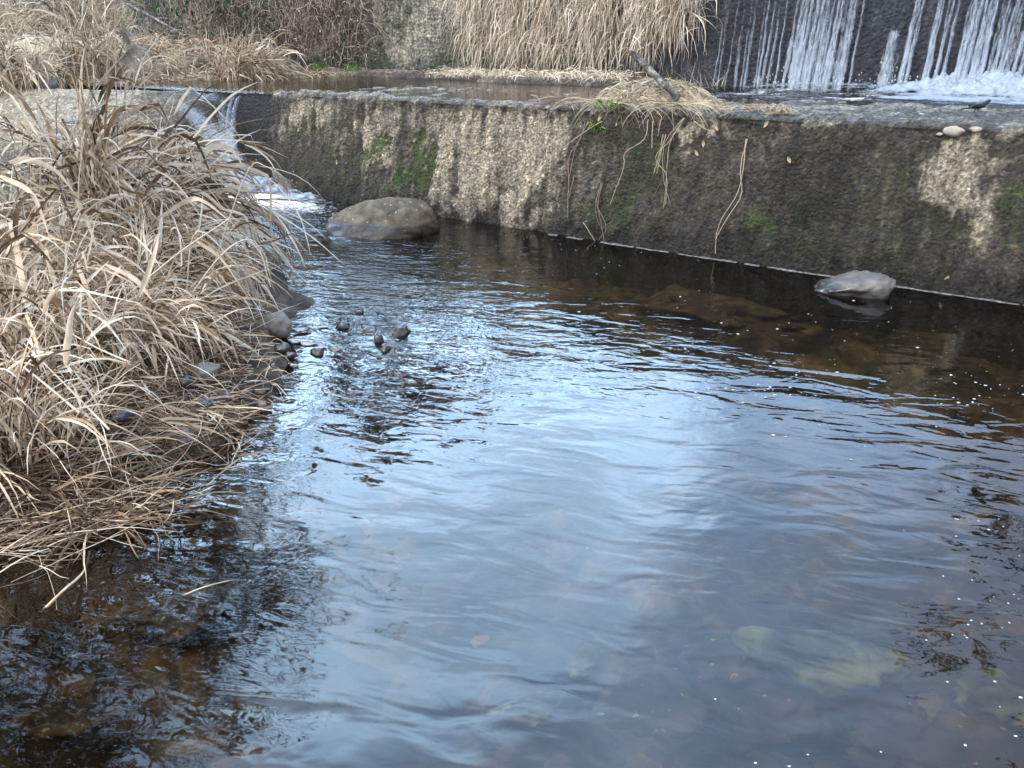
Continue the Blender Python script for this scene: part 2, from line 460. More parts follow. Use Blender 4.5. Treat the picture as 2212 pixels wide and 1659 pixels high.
M['water'] = mat_water('pool_water', (.74, .66, .52), 1.55, 5.0, 0.25)
M['upper_water'] = mat_water('shallow_water', (.6, .56, .5), 1.33, 5.5, -0.5)

def mat_white(name, lo, hi, scale, mapping, dens=0.9, col=(.6, .65, .72)):
    """broken white water: opaque threads with gaps between them"""
    m, n, l = NM(name)
    tcn = N(n, 'TexCoord'); v = tcn.outputs['Object']
    nz = noise(n, l, v, scale, 5, 0.65, mapping=mapping, dist=0.3)
    a = N(n, 'Attribute'); a.attribute_name = 'body'
    k = mth(n, l, 'ADD', nz, mth(n, l, 'MULTIPLY', mth(n, l, 'SUBTRACT', a.outputs['Fac'], 0.5), 0.9))
    r = ramp(n, [(lo, 0.0), (hi, dens)]); l.new(k, r.inputs[0])
    p = N(n, 'BsdfPrincipled'); p.inputs['Base Color'].default_value = (*col, 1); p.inputs['Roughness'].default_value = 0.35
    t = N(n, 'BsdfTransparent')
    tl = N(n, 'BsdfTranslucent'); tl.inputs[0].default_value = (*col, 1)
    m1 = N(n, 'MixShader'); m1.inputs[0].default_value = 0.3; l.new(p.outputs[0], m1.inputs[1]); l.new(tl.outputs[0], m1.inputs[2])
    ms = N(n, 'MixShader'); l.new(r.outputs[0], ms.inputs[0]); l.new(t.outputs[0], ms.inputs[1]); l.new(m1.outputs[0], ms.inputs[2])
    b = N(n, 'Bump'); b.inputs['Strength'].default_value = 0.6; b.inputs['Distance'].default_value = 0.02
    l.new(nz, b.inputs['Height']); l.new(b.outputs[0], p.inputs['Normal'])
    o = N(n, 'OutputMaterial'); l.new(ms.outputs[0], o.inputs[0])
    return m
M['fall'] = mat_white('falling_water', 0.44, 0.88, 11, (5.5, 5.5, 0.8), 0.72, (.46, .54, .64))
M['splash'] = mat_white('splash_water', 0.33, 0.72, 14, (1, 1, 1.4), 0.92, (.36, .44, .52))
M['scum'] = mat_stone('scum', [(0.4, (.03, .03, .03)), (0.6, (.13, .135, .14))], 30, 0.5, 0.2)
M['foam'] = mat_stone('foam', [(0.3, (.28, .31, .33)), (0.7, (.45, .47, .48))], 30, 0.4, 0.2)

# ------------------------------------------------------------------ blades, stems, rocks
def paths(root, d0, L, droop, S=7, wob=0.12, kink=0.3, r=rng):
    n = len(root)
    P = np.zeros((n, S + 1, 3)); D = np.zeros((n, S + 1, 3))
    d = d0 / np.linalg.norm(d0, axis=1)[:, None]
    P[:, 0] = root; D[:, 0] = d
    kk = r.integers(2, S, n); hask = r.random(n) < kink
    for k in range(1, S + 1):
        g = np.zeros((n, 3)); g[:, 2] = -droop * (0.35 + 1.2 * k / S)
        e = r.normal(size=(n, 3)) * wob
        hit = (hask & (kk == k))[:, None]
        e = e + hit * np.stack([r.normal(size=n) * .5, r.normal(size=n) * .5, -np.abs(r.normal(size=n)) * 1.2], 1)
        d = d + g / S * 2.2 + e
        d /= np.linalg.norm(d, axis=1)[:, None]
        P[:, k] = P[:, k - 1] + d * (L / S)[:, None]
        D[:, k] = d
    return P, D
def ribbons(P, D, Wd, r=rng, tipw=0.06, twist=1.0, basew=0.5):
    n, S1, _ = P.shape
    ref = r.normal(size=(n, 3))
    ref[:, 2] *= 0.35
    t = np.linspace(0, 1, S1)
    prof = np.clip(basew + t * 4, 0, 1) * np.clip((1 - t ** 2.2) + tipw, 0, 1)
    side = np.cross(D, ref[:, None, :])
    side /= np.linalg.norm(side, axis=2)[..., None] + 1e-9
    nrm = np.cross(D, side)
    ang = (r.normal(size=n) * twist)[:, None] * t[None, :]
    side = side * np.cos(ang)[..., None] + nrm * np.sin(ang)[..., None]
    hw = (Wd[:, None] * prof[None, :] * 0.5)[..., None]
    nr2 = np.cross(D, side)
    A = P - side * hw + nr2 * hw * .35; B = P - nr2 * hw * .15; Cc = P + side * hw + nr2 * hw * .35
    V = np.stack([A, B, Cc], 2).reshape(-1, 3)
    i = np.arange(n * S1 * 3).reshape(n, S1, 3)
    Fc = np.concatenate([np.stack([i[:, :-1, q], i[:, :-1, q + 1], i[:, 1:, q + 1], i[:, 1:, q]], -1).reshape(-1, 4) for q in (0, 1)])
    return V, Fc
def tubes(P, D, R, sides=4, taper=0.35):
    n, S1, _ = P.shape
    ref = np.tile(np.array([[0.31, 0.77, 0.55]]), (n, 1))[:, None, :]
    a = np.cross(D, ref); a /= np.linalg.norm(a, axis=2)[..., None] + 1e-9
    b = np.cross(D, a)
    t = np.linspace(0, 1, S1)
    rr = (R[:, None] * (1 - (1 - taper) * t)[None, :])[..., None, None]
    an = np.arange(sides) / sides * 2 * np.pi
    ring = P[:, :, None, :] + rr * (np.cos(an)[None, None, :, None] * a[:, :, None, :] + np.sin(an)[None, None, :, None] * b[:, :, None, :])
    V = ring.reshape(-1, 3)
    i = np.arange(n * S1 * sides).reshape(n, S1, sides)
    j = np.roll(i, -1, 2)
    Fc = np.stack([i[:, :-1], j[:, :-1], j[:, 1:], i[:, 1:]], -1).reshape(-1, 4)
    return V, Fc
def spline(pts, S=14):
    """smooth path through points -> P,D of one path"""
    p = np.array(pts, float)
    if len(p) == 2: p = np.array([p[0], (p[0] + p[1]) / 2, p[1]])
    q = np.vstack([2 * p[0] - p[1], p, 2 * p[-1] - p[-2]])
    o = []
    m = len(p) - 1
    for u in np.linspace(0, m, S + 1):
        i = min(int(u), m - 1); f = u - i
        a, b, c, d = q[i], q[i + 1], q[i + 2], q[i + 3]
        o.append(0.5 * ((2 * b) + (c - a) * f + (2 * a - 5 * b + 4 * c - d) * f * f + (3 * b - a - 3 * c + d) * f ** 3))
    P = np.array(o)
    D = np.gradient(P, axis=0); D /= np.linalg.norm(D, axis=1)[:, None]
    return P[None], D[None]
def ico(sub):
    import bmesh
    bm = bmesh.new(); bmesh.ops.create_icosphere(bm, subdivisions=sub, radius=1)
    V = np.array([v.co for v in bm.verts]); Fc = np.array([[v.index for v in f.verts] for f in bm.faces]); bm.free()
    return V, Fc
ICO = {k: ico(k) for k in (2, 3, 4, 5)}
def rock(name, loc, dims, mat, seed, sub=4, rough=0.22, rotz=0.0, parent=None, flat=0.0, cuts=5, taper=0.0):
    """an irregular stone: sphere cut by random planes, then worn"""
    V, Fc = ICO[sub]; V = V.copy()
    r = np.random.default_rng(seed)
    for _ in range(cuts):
        nn = r.normal(size=3); nn /= np.linalg.norm(nn); dd = r.uniform(0.62, 0.88)
        ex = np.clip(V @ nn - dd, 0, None)
        V = V - ex[:, None] * nn * 0.8
    nn_ = fbm(V * 1.3 + seed * 3.1, 4, 0.5)
    V = V * (1 + rough * nn_)[:, None] + (fbm(V * 6 + seed, 3)[:, None] * V) * 0.02
    V[:, 2] *= 1 - taper * (1 - V[:, 0]) / 2 * (V[:, 2] > 0)
    V *= np.array(dims) / 2
    c, s_ = math.cos(rotz), math.sin(rotz)
    V = np.stack([V[:, 0] * c - V[:, 1] * s_, V[:, 0] * s_ + V[:, 1] * c, V[:, 2]], 1)
    return mesh_np(name, V + np.array(loc), Fc, mat, parent, origin=loc)

# ------------------------------------------------------------------ terrain
POLY = np.array([(-1.9, 6.1), (-1.55, 5.0), (-1.38, 4.35), (-1.18, 3.6), (-1.28, 2.95), (-1.62, 2.42), (-2.3, 2.0), (-4.2, 1.4), (-9, 1.0), (-12, 4), (-9, 6.8), (-3.6, 6.6)])
def sdf(x, y, poly):
    d = np.full(x.shape, 1e9); inside = np.zeros(x.shape, bool)
    m = len(poly)
    for i in range(m):
        a, b = poly[i], poly[(i + 1) % m]
        e = b - a
        wx, wy = x - a[0], y - a[1]
        t = np.clip((wx * e[0] + wy * e[1]) / (e @ e), 0, 1)
        d = np.minimum(d, np.hypot(wx - e[0] * t, wy - e[1] * t))
        c = ((a[1] <= y) & (b[1] > y)) | ((b[1] <= y) & (a[1] > y))
        xi = a[0] + (y - a[1]) / (b[1] - a[1] + 1e-12) * e[0]
        inside ^= c & (x < xi)
    return np.where(inside, -d, d)
def height(x, y):
    P = np.stack([x, y, np.zeros_like(x)], -1)
    n1 = fbm(P * 0.9, 4); n2 = fbm(P * 3.5 + 9, 3)
    pool = -0.38 + 0.13 * n1 + 0.05 * n2
    pool = pool + 0.13 * sst(2.2, 0.2, y)                      # shelves towards the camera
    sd_ = sdf(x, y, POLY) + 0.08 * n2
    pool = pool + 0.30 * sst(1.1, 0.0, sd_)                    # shallow by the gravel bar
    bank = 0.06 + 0.16 * sst(0.0, 0.9, -sd_) + 0.05 * n2 + 0.35 * sst(3, 8, -sd_)
    z = np.where(sd_ < 0, np.maximum(bank, pool), pool + (sst(0.12, 0, sd_)) * (0.02 - pool) * 0.8)
    # near bank behind the camera and right bank
    zb = 0.75 + 0.15 * n1
    z = z + (zb - z) * sst(-0.6, -2.2, y)
    z = z + (zb + 0.2 - z) * sst(3.4, 5.2, x) * sst(5.5, 4.2, y + 0.67 * x - 1.2) 
    s, t = ST(x, y)
    up = 0.72 + 0.06 * n1 + 0.02 * n2                            # bed of the upper pool
    bk = 1.0 + 0.55 * sst(-7.5, -10.5, s) + 0.12 * n1 + 0.05 * n2
    up = up + (bk - up) * sst(-7.1, -8.1, s + 0.25 * n1 + 0.3 * (t - 2.5) * 0)
    z = z + (up - z) * (t > 0.7)
    # far behind the dam: wide upstream flats
    z = np.where(t > 5.6, 2.55 + 0.05 * n1, z)
    far = sst(14, 40, np.hypot(x, y - 6))
    z = z + (1.5 + 0.5 * n1 - z) * far * (t < 5.6)
    z = z + (1.6 + 0.1 * n1 - z) * sst(-10, -13, s) * (t <= 0.7)
    return z
core_x = np.arange(-9, 7.001, 0.05); core_y = np.arange(-3, 14.001, 0.05)
gx = np.concatenate([-9 - np.geomspace(0.1, 900, 60)[::-1], core_x, 7 + np.geomspace(0.1, 900, 60)])
gy = np.concatenate([-3 - np.geomspace(0.1, 900, 60)[::-1], core_y, 14 + np.geomspace(0.1, 900, 60)])
X, Y = np.meshgrid(gx, gy, indexing='ij')
Zt = height(X, Y)
s_, t_ = ST(X, Y)
dry = sst(0.25, 0.6, Zt) * np.where(t_ > 0.7, sst(1.05, 1.2, Zt), 1)
tag(mesh_np('ground', np.stack([X, Y, Zt], -1), grid_faces(len(gx), len(gy)), M['ground'], attrs={'dry': dry}),
    'brown stream bed and gravel banks of silt and pebbles', 'ground', kind='structure')
def gz(x, y):
    return height(np.array([float(x)]), np.array([float(y)]))[0]

# ------------------------------------------------------------------ pool water
wx = np.arange(-8, 7.01, 0.05); wy = np.concatenate([np.arange(-1.5, 4.0, 0.04), np.arange(4.0, 11.5, 0.05)])
X, Y = np.meshgrid(wx, wy, indexing='ij')
s_, t_ = ST(X, Y)
P3 = np.stack([X, Y, 0 * X], -1)
casc = W(-3.35, -0.1)
dc = np.hypot(X - casc[0], Y - casc[1])
chop = 0.16 * np.exp(-((t_ + 2.6) / 1.1) ** 2) * sst(4.2, 1.5, s_) \
     + 1.0 * np.exp(-(dc / 1.6) ** 2) + 0.30 * np.exp(-((dc - 2.0) / 2.0) ** 2)
chop = chop * (0.75 + 0.7 * fbm(P3 * 0.8 + 5, 3)) 
chop = np.clip(chop, 0.0, 1.2)
calm = 0.16 + 0.10 * fbm(P3 * 0.6 + 2, 2)
calm = np.clip(calm, 0.04, 0.5) * (0.5 + 0.5 * sst(0.6, 3.0, Y))
calm = calm * (0.35 + 0.65 * sst(-0.2, -1.3, t_))                # still water under the weir
foam = np.exp(-(dc / 0.75) ** 2) * 1.1 + 0.45 * np.exp(-((s_ + 2.5) / 1.1) ** 2 - ((t_ + 0.45) / 0.35) ** 2)
foam = np.clip(foam, 0, 1)
rnd = fbm(P3 * np.array([1.6, 3.0, 1]) + 3, 3)
Zw = 0.012 * np.clip(chop, 0, 1) * rnd + 0.004 * calm * fbm(P3 * np.array([1.2, 3.2, 1]), 2)
Zw = Zw + 0.03 * np.exp(-(dc / 0.5) ** 2) * (1 + fbm(P3 * 6, 3))
tag(mesh_np('water', np.stack([X, Y, Zw], -1), grid_faces(len(wx), len(wy)), M['water'], attrs={'chop': chop, 'calm': calm, 'foam': foam}),
    'clear rippled water of the pool below the weir', 'water', kind='structure')
# upper pool
us = np.arange(-11, 9.01, 0.05); ut = np.arange(0.28, 5.2, 0.05)
S_, T_ = np.meshgrid(us, ut, indexing='ij')
V = Wa(S_, T_, ZU)
P3 = V * np.array([1, 1, 0])
dd = np.exp(-((T_ - 4.2) / 1.5) ** 2) * sst(0.0, 1.0, S_)
chopu = 0.9 * dd + 0.05 + 0.25 * sst(1.0, 0.35, T_)
V[..., 2] += 0.015 * dd * fbm(P3 * 3, 3)
foamu = np.clip(.55 * sst(2.0, 3.4, T_) * sst(0.1, 0.9, S_) * (.6 + .8 * fbm(P3 * 1.5, 3)) + 0.25 * sst(0.8, 0.4, T_) * sst(2.5, 0.5, S_), 0, 1)
tag(mesh_np('upper_water', V, grid_faces(len(us), len(ut)), M['upper_water'], attrs={'chop': chopu, 'calm': 0 * chopu + 0.08, 'foam': foamu}),
    'shallow dark pool between the low weir and the dam', 'water', kind='structure')
# water behind the dam
V = Wa(*np.meshgrid(np.linspace(-60, 60, 30), np.linspace(5.9, 200, 30), indexing='ij'), 2.95)
z0 = np.zeros(900)
tag(mesh_np('upstream_water', V, grid_faces(30, 30), M['upper_water'], attrs={'chop': z0 + .1, 'calm': z0 + 0.05, 'foam': z0}),
    'river impounded behind the dam', 'water', kind='structure')

# ------------------------------------------------------------------ weir
def facemask(S, Z, items):
    """sum of soft ellipses given by pixel boxes on the weir face"""
    m = np.zeros_like(S)
    for (x0, y0, x1, y1, a, pw) in items:
        p0 = on_face((x0 + x1) / 2, (y0 + y1) / 2, 0)
        pa = on_face(x0, (y0 + y1) / 2, 0); pb = on_face(x1, (y0 + y1) / 2, 0)
        pc = on_face((x0 + x1) / 2, y0, 0); pd = on_face((x0 + x1) / 2, y1, 0)
        s0, _ = ST(p0[0], p0[1]); sa, _ = ST(pa[0], pa[1]); sb, _ = ST(pb[0], pb[1])
        hs = abs(sb - sa) / 2; hz = abs(pc[2] - pd[2]) / 2
        q = (np.abs((S - s0) / hs) ** pw + np.abs((Z - p0[2]) / hz) ** pw)
        m = np.maximum(m, a * np.clip((1.55 - q) / 1.15, 0, 1))
    return m
ss = np.arange(-3.5, 9.0, 0.018)
prof = []                                     # (t, z) across the wall, front bottom to back
for k in np.linspace(0, 1, 58): prof.append((-0.18 * (1 - min(1, k * 2.6)) * 0 + BAT * (k * (ZC + 0.5 - 0.06) - 0.5) / ZC, -0.5 + k * (ZC + 0.5 - 0.06), 1.0))
for a in np.linspace(0.1, 1, 6): prof.append((BAT + 0.07 * (1 - math.cos(a * math.pi / 2)) * 1.2 - 0.017, ZC - 0.06 + 0.06 * math.sin(a * math.pi / 2), 1.0))
tt = np.concatenate([np.arange(0.02, 0.5, 0.03), np.arange(0.5, 2.4, 0.05)])
for a in tt: prof.append((BAT + 0.067 + a, ZC, 0.0))
prof.append((BAT + 2.5, 0.5, 0.0))
prof = np.array(prof)
S_ = ss[:, None] + 0 * prof[None, :, 0]; T_ = prof[None, :, 0] + 0 * ss[:, None]; Z_ = prof[None, :, 1] + 0 * ss[:, None]
Ptx = np.stack([S_, T_ * 1.0, Z_], -1)
big = fbm(Ptx * 1.1, 3); mid = fbm(Ptx * 7 + 4, 4, 0.6); vert = fbm(Ptx * np.array([5, 2, 1.2]) + 8, 3)
fine = fbm(Ptx * 30 + 3, 2)
rel = (0.022 * big + 0.022 * mid + 0.014 * vert + 0.012 * fine)
front = sst(ZC + 0.02, ZC - 0.12, Z_)
top = 1 - front
# ledge: nearly awash on the left, drier and wider on the right; sinks to the back
ledge = T_ - BAT
wid = 0.10 + 0.16 * sst(-.2, .5, big + mid) + 0.95 * sst(0.3, 1.5, S_) + 0.8 * sst(1.8, 3.2, S_)
Z2 = Z_ + top * (0.020 * mid + 0.016 * big + 0.010 * fine + 0.012 * sst(1.0, 2.5, S_) - 0.05 * sst(wid * 0.5, wid * 1.4, ledge) + 0.006)
T2 = T_ - front * rel - 0.10 * sst(0.35, -0.05, Z_) * sst(-0.9, -0.2, S_ - 1.5) * 0.5
px_items_pale = [(635, 200, 722, 275, .95, 2), (850, 200, 1240, 262, .6, 3), (770, 200, 870, 260, .7, 2), (775, 212, 868, 290, .6, 2), (785, 250, 850, 385, .95, 2), (855, 205, 1000, 300, .55, 2),
                 (940, 215, 1060, 470, .95, 2.3), (1040, 215, 1190, 440, 1.0, 2.3), (1000, 220, 1130, 400, .9, 2), (1120, 230, 1215, 400, .8, 2), (1060, 380, 1160, 490, .95, 2), (1085, 225, 1235, 345, .85, 2), (1460, 250, 1560, 310, .95, 2), (2010, 285, 2140, 400, .95, 2),
                 (2000, 380, 2110, 500, .9, 2), (2060, 420, 2130, 520, .6, 2), (1100, 440, 1180, 500, .7, 2), (940, 380, 1060, 475, .9, 2),
                 (1560, 262, 1640, 275, .6, 2), (1640, 280, 1700, 330, .3, 2)]
px_items_pale += [(760, 195, 1250, 500, .38, 2), (600, 195, 780, 330, .36, 2), (1950, 260, 2200, 560, .27, 2), (1430, 245, 1720, 340, .26, 2), (1680, 300, 1850, 540, .22, 2)]
px_items_moss = [(870, 292, 932, 425, 1.25, 2), (760, 300, 830, 360, .75, 2), (545, 330, 700, 420, .4, 2), (1230, 400, 1400, 520, .6, 2), (1600, 440, 1700, 520, .7, 2),
                 (1300, 300, 1500, 420, .45, 2), (1850, 290, 2000, 450, .45, 2), (2130, 330, 2300, 560, .55, 2), (1900, 480, 2100, 560, .45, 2), (700, 290, 770, 400, .5, 2), (600, 250, 680, 330, .5, 2), (985, 340, 1010, 420, .2, 2),
                 (840, 370, 880, 420, .7, 2)]
dist_ = 0.13 * mid + 0.16 * vert
pale = facemask(S_ + dist_, Z_ + dist_, px_items_pale) * front
stre = fbm(np.stack([S_ * 9, 0 * S_, Z_ * 1.1], -1) + 31, 3)
pale = np.clip(pale * (0.85 + 0.55 * stre) + .16 * front * sst(.1, .8, stre + big), 0, 1.2)
pale = np.maximum(pale, .55 * sst(ZC - .10, ZC - .03, Z_) * sst(-.3, .3, mid + big))
pale = np.maximum(pale, top * (0.25 + 0.45 * sst(-0.2, 0.6, big + mid)))
moss = facemask(S_ + dist_, Z_ + dist_, px_items_moss)
wet = np.clip(0.25 + 1.0 * sst(0.30, 0.02, Z_ + .08 * mid) + top * 0.18 + 0.5 * facemask(S_, Z_, [(1640, 300, 1850, 520, 1.2, 2), (530, 210, 640, 440, 1.2, 2)]) - 0.6 * pale * front, 0, 1)
lipn = fbm(np.stack([S_ * 2.2, 0 * S_, 0 * S_], -1) + 51, 4, .6)
upk = sst(ZC - .35, ZC, Z_)
Z2 = Z2 + .022 * lipn * upk
T2 = T2 + .035 * fbm(np.stack([S_ * 2.9, 0 * S_, 0 * S_], -1) + 77, 4, .6) * sst(ZC - .25, ZC - .02, Z_) * sst(.5, .1, ledge)
weir = mesh_np('weir_wall', Wa(S_, T2, Z2), grid_faces(*S_.shape), M['weir'], attrs={'pale': pale, 'moss': moss, 'wet': wet})
tag(weir, 'low weathered concrete weir stained dark with pale lime streaks and moss', 'wall')
# end cheek of the wall
# ------------------------------------------------------------------ apron (sloping left end of the weir)
sa = np.arange(-10.5, -3.38, 0.03); kk = np.linspace(-0.35, 1.12, 80)
S_, K_ = np.meshgrid(sa, kk, indexing='ij')
crest = BAT + 0.43 * np.minimum(0, S_ + 4.15)
run = 0.28 + 2.9 * sst(0.45, 2.4, -(S_ + 3.5))
Ptx = np.stack([S_, K_ * run, 0 * S_], -1)
nz1 = fbm(Ptx * 1.2 + 2, 3); nz2 = fbm(Ptx * 6 + 1, 4, 0.6)
T2 = crest - np.maximum(K_, 0) * run - np.minimum(K_, 0) * 2.0
Z2 = ZC - 0.01 - 1.25 * np.clip(K_, 0, 2) ** 1.15 + 0.05 * nz1 * sst(0, .3, K_) + 0.018 * nz2 - 0.16 * sst(0, -0.35, K_)
Z2 -= 0.10 * np.exp(-((S_ + 4.5) / 0.4) ** 2) * sst(0.0, 0.1, K_ + 0.1)
pale = np.clip(0.35 + 0.5 * nz1 + 0.8 * sst(-4.8, -5.6, S_) * sst(0.6, 0.1, K_), 0, 1.2) * sst(-4.0, -5.2, S_)
moss = np.clip(0.35 * sst(-6, -8, S_) + 0.2 * nz1 + .9 * sst(-5.0, -4.2, S_), 0, 1)
wet = np.clip(0.1 + 0.6 * sst(0.35, 0.7, K_) + 0.9 * sst(-5.2, -4.4, S_), 0, 1)
tag(mesh_np('sloping_apron', Wa(S_, T2, Z2), grid_faces(*S_.shape), M['apron'], attrs={'pale': pale, 'moss': moss, 'wet': wet}),
    'sloping pale concrete apron at the left end of the weir behind the reeds', 'apron')

# ------------------------------------------------------------------ dam wall
TD = 5.05
ds = np.arange(-21, 9.0, 0.035); dz = np.concatenate([np.arange(0.6, 3.2, 0.035), [3.2]])
S_, Z_ = np.meshgrid(ds, dz, indexing='ij')
Ptx = np.stack([S_, 0 * S_, Z_], -1)
big = fbm(Ptx * 0.8 + 6, 3); mid = fbm(Ptx * 5 + 4, 4, 0.6)
ztop = 2.62 + 0.42 * sst(-1, 4, S_)
Zd = np.minimum(Z_, ztop)
T2 = TD + 0.10 * (Z_ - 1.05) - 0.05 * big - 0.025 * mid
T2 = T2 + np.where(Z_ > ztop, 0.8, 0)
pale = np.clip((0.45 + 0.9 * big) * sst(-.4, -1.6, S_) + 0.6 * np.exp(-((S_ + 5.9) / .7) ** 2), 0, 1) * sst(0.9, 1.5, Z_ + 0.3 * mid)
moss = np.clip((0.55 - 0.7 * big + 0.3 * mid + 0.4 * sst(1.6, 1.1, Z_)) * sst(0.0, -1.0, S_), 0, 1)
wet = np.clip(sst(-.6, 0.3, S_) * 0.8 + 0.1, 0, 1)
pale = np.maximum(pale, 0.42 * np.exp(-((S_ - 3.75) / 0.4) ** 2))
tag(mesh_np('dam_wall', Wa(S_, T2, Zd), grid_faces(*S_.shape), M['dam'], attrs={'pale': pale, 'moss': moss, 'wet': wet}),
    'tall dark dam wall behind the falls, mossy and grey on its left half', 'wall')
# stepped ledge at its foot
ls = np.arange(-9.5, -0.55, 0.035); lt = np.linspace(0, 1, 26)
S_, K_ = np.meshgrid(ls, lt, indexing='ij')
Ptx = np.stack([S_, K_ * 1.2, 0 * S_], -1); nz1 = fbm(Ptx * 1.1 + 12, 3); nz2 = fbm(Ptx * 6, 4, .6)
wd = (0.55 + 0.6 * sst(-4.5, -2.5, S_) + 0.2 * nz1) * sst(-.5, -1.3, S_)
T2 = TD + 0.1 - (wd + 0.1) * K_
Z2 = ZU + (0.10 + 0.03 * nz1) * (1 - K_ ** 3) + 0.02 * nz2 - 0.12 * sst(0.85, 1, K_)
tag(mesh_np('stone_ledge', Wa(S_, T2, Z2), grid_faces(*S_.shape), M['apron'], attrs={'pale': np.clip(0.25 + nz1, 0, 1), 'moss': np.clip(nz2 * 0.5, 0, 1), 'wet': 0 * S_ + 0.6}),
    'low grey stone ledge along the foot of the mossy dam wall', 'ledge')

# ------------------------------------------------------------------ falls on the dam
falls = empty('waterfall', W(5.0, TD - 0.1, ZU), 'thin white streams of water falling down the dark dam wall', 'waterfall')
def stream(px_top, px_bot, wpx, z0=1.08, dens=0.6, z1=2.95, y0=None):
    """one falling thread: pixel x at the top of the frame and at its foot, width in pixels"""
    a = on_t(px_top, 0, TD - 0.03); b = on_t(px_bot, 195, TD - 0.05)
    sa_, _ = ST(a[0], a[1]); sb_, _ = ST(b[0], b[1])
    za, zb = a[2], b[2]
    hw = wpx / F * (np.dot(a - EYE, [0, cp, -sp])) / 2
    nz_, nx_ = 90, 9
    z = np.linspace(z1 if y0 is None else on_t(px_top, y0, TD)[2], z0 - 0.06, nz_)
    k = (z - za) / (zb - za)
    sc_ = sa_ + (sb_ - sa_) * k
    sc_ = sc_ + 0.012 * fbm(np.stack([z * 3, 0 * z + px_top, 0 * z], -1), 3)
    wv = hw * (0.75 + 0.35 * (z1 - z) / 1.9) * (1 + 0.35 * fbm(np.stack([z * 4, 0 * z + px_top * .37, 0 * z], -1), 2))
    u = np.linspace(-1, 1, nx_)
    S2 = sc_[:, None] + wv[:, None] * u[None, :]
    Zz = z[:, None] + 0 * u[None, :]
    T2 = TD + 0.10 * (Zz - 1.05) - 0.06 - 0.035 * (1 - u[None, :] ** 2) - 0.02 * fbm(np.stack([S2 * 14, Zz * 4, 0 * Zz], -1), 2)
    body = np.clip(dens * (1 - np.abs(u[None, :]) ** 2.5) + 0 * Zz + 0.22 * sst(2.2, 1.1, Zz), 0, 1)
    if y0 is not None: body *= sst(0, 0.12, (z[0] - z) / (z[0] - z[-1]))[:, None]
    return mesh_np('stream', Wa(S2, T2, Zz), grid_faces(nz_, nx_), M['fall'], falls, attrs={'body': body})
rf = np.random.default_rng(17)
for (c0, c1, n_, wlo, whi, dl, dh) in [(1555, 1600, 3, 4, 7, .2, .34), (1605, 1705, 8, 5, 9, .24, .42), (1722, 1768, 6, 8, 16, .5, .72), (1775, 1850, 9, 7, 15, .42, .70), (1735, 1880, 8, 5, 9, .25, .4),
                                      (1975, 1996, 3, 8, 12, .5, .62), (2026, 2044, 3, 6, 9, .42, .58), (2052, 2074, 3, 5, 9, .3, .45), (2100, 2160, 7, 9, 17, .5, .72), (2165, 2225, 7, 7, 14, .42, .66), (2230, 2300, 6, 8, 15, .4, .65), (2090, 2240, 8, 5, 9, .25, .4)]:
    for k in range(n_):
        xx = c0 + (c1 - c0) * (k + .5 + rf.uniform(-.4, .4)) / n_
        stream(xx, xx - 22 - (xx - 1560) * .042 + rf.uniform(-5, 5), rf.uniform(wlo, whi) * 1.3, dens=min(.74, rf.uniform(dl, dh) + (.2 if dh < .6 else .06)))
stream(1945, 1905, 30, dens=.62, y0=52); stream(1958, 1915, 46, dens=.3, y0=60)
# splash heap at the foot
sp_s = np.arange(0.2, 5.2, 0.016); sp_t = np.arange(-2.9, 0.12, 0.03)
S_, D_ = np.meshgrid(sp_s, sp_t, indexing='ij')
Ptx = np.stack([S_, D_, 0 * S_], -1)
n1 = fbm(Ptx * 2.2, 3); n2 = fbm(Ptx * 9, 4, .6)
reach = 1.5 + 1.0 * sst(1.2, 3.0, S_) + 0.45 * n1
env = sst(-1, -0.7, D_ / reach)
near_ = sst(-1.1, -0.1, D_)
hh = (0.022 + near_ * (0.06 * sst(.5, 1.2, S_) + 0.12 * sst(2.2, 3.1, S_))) * env * (0.75 + 0.6 * n1 + 0.4 * n2)
body = np.clip(env * (0.32 + 0.42 * sst(2.1, 2.9, S_) + 0.5 * n1 + .25 * near_) - 0.06 - 0.45 * sst(2.4, 1.9, S_) * sst(-0.05, 0.35, n1 + n2 * 0.7), 0, 1) * sst(.2, .7, S_)
Z2 = ZU + 0.012 + np.maximum(hh, 0)
# lower the sheet where there is no foam, so it dips under the water
Z2 = np.where(env < 0.03, ZU - 0.03, Z2)
mesh_np('splash', Wa(S_, TD - 0.08 + D_, Z2), grid_faces(*S_.shape), M['splash'], falls, attrs={'body': body})
# flying drops
a = Acc(); V0, F0 = ICO[2]
F0q = np.concatenate([F0, F0[:, 2:3]], 1)
ad = []
for i in range(420):
    s0 = rng.uniform(.6, 4.6)
    if rng.random() < 0.5 and s0 < 2.2: continue
    hgt = rng.exponential(0.06) + 0.02
    rr = rng.uniform(0.003, 0.008)
    ad.append(V0 * rr * np.array([1, 1, rng.uniform(1, 2.4)]) + W(s0, TD - 0.15 - abs(rng.normal()) * 0.25, ZU + 0.05 + hgt))
Vd = np.concatenate(ad); Fd = np.concatenate([F0 + i * len(V0) for i in range(len(ad))])
dr = mesh_np('droplets', Vd, Fd, M['foam'], falls); dr['kind'] = 'stuff'

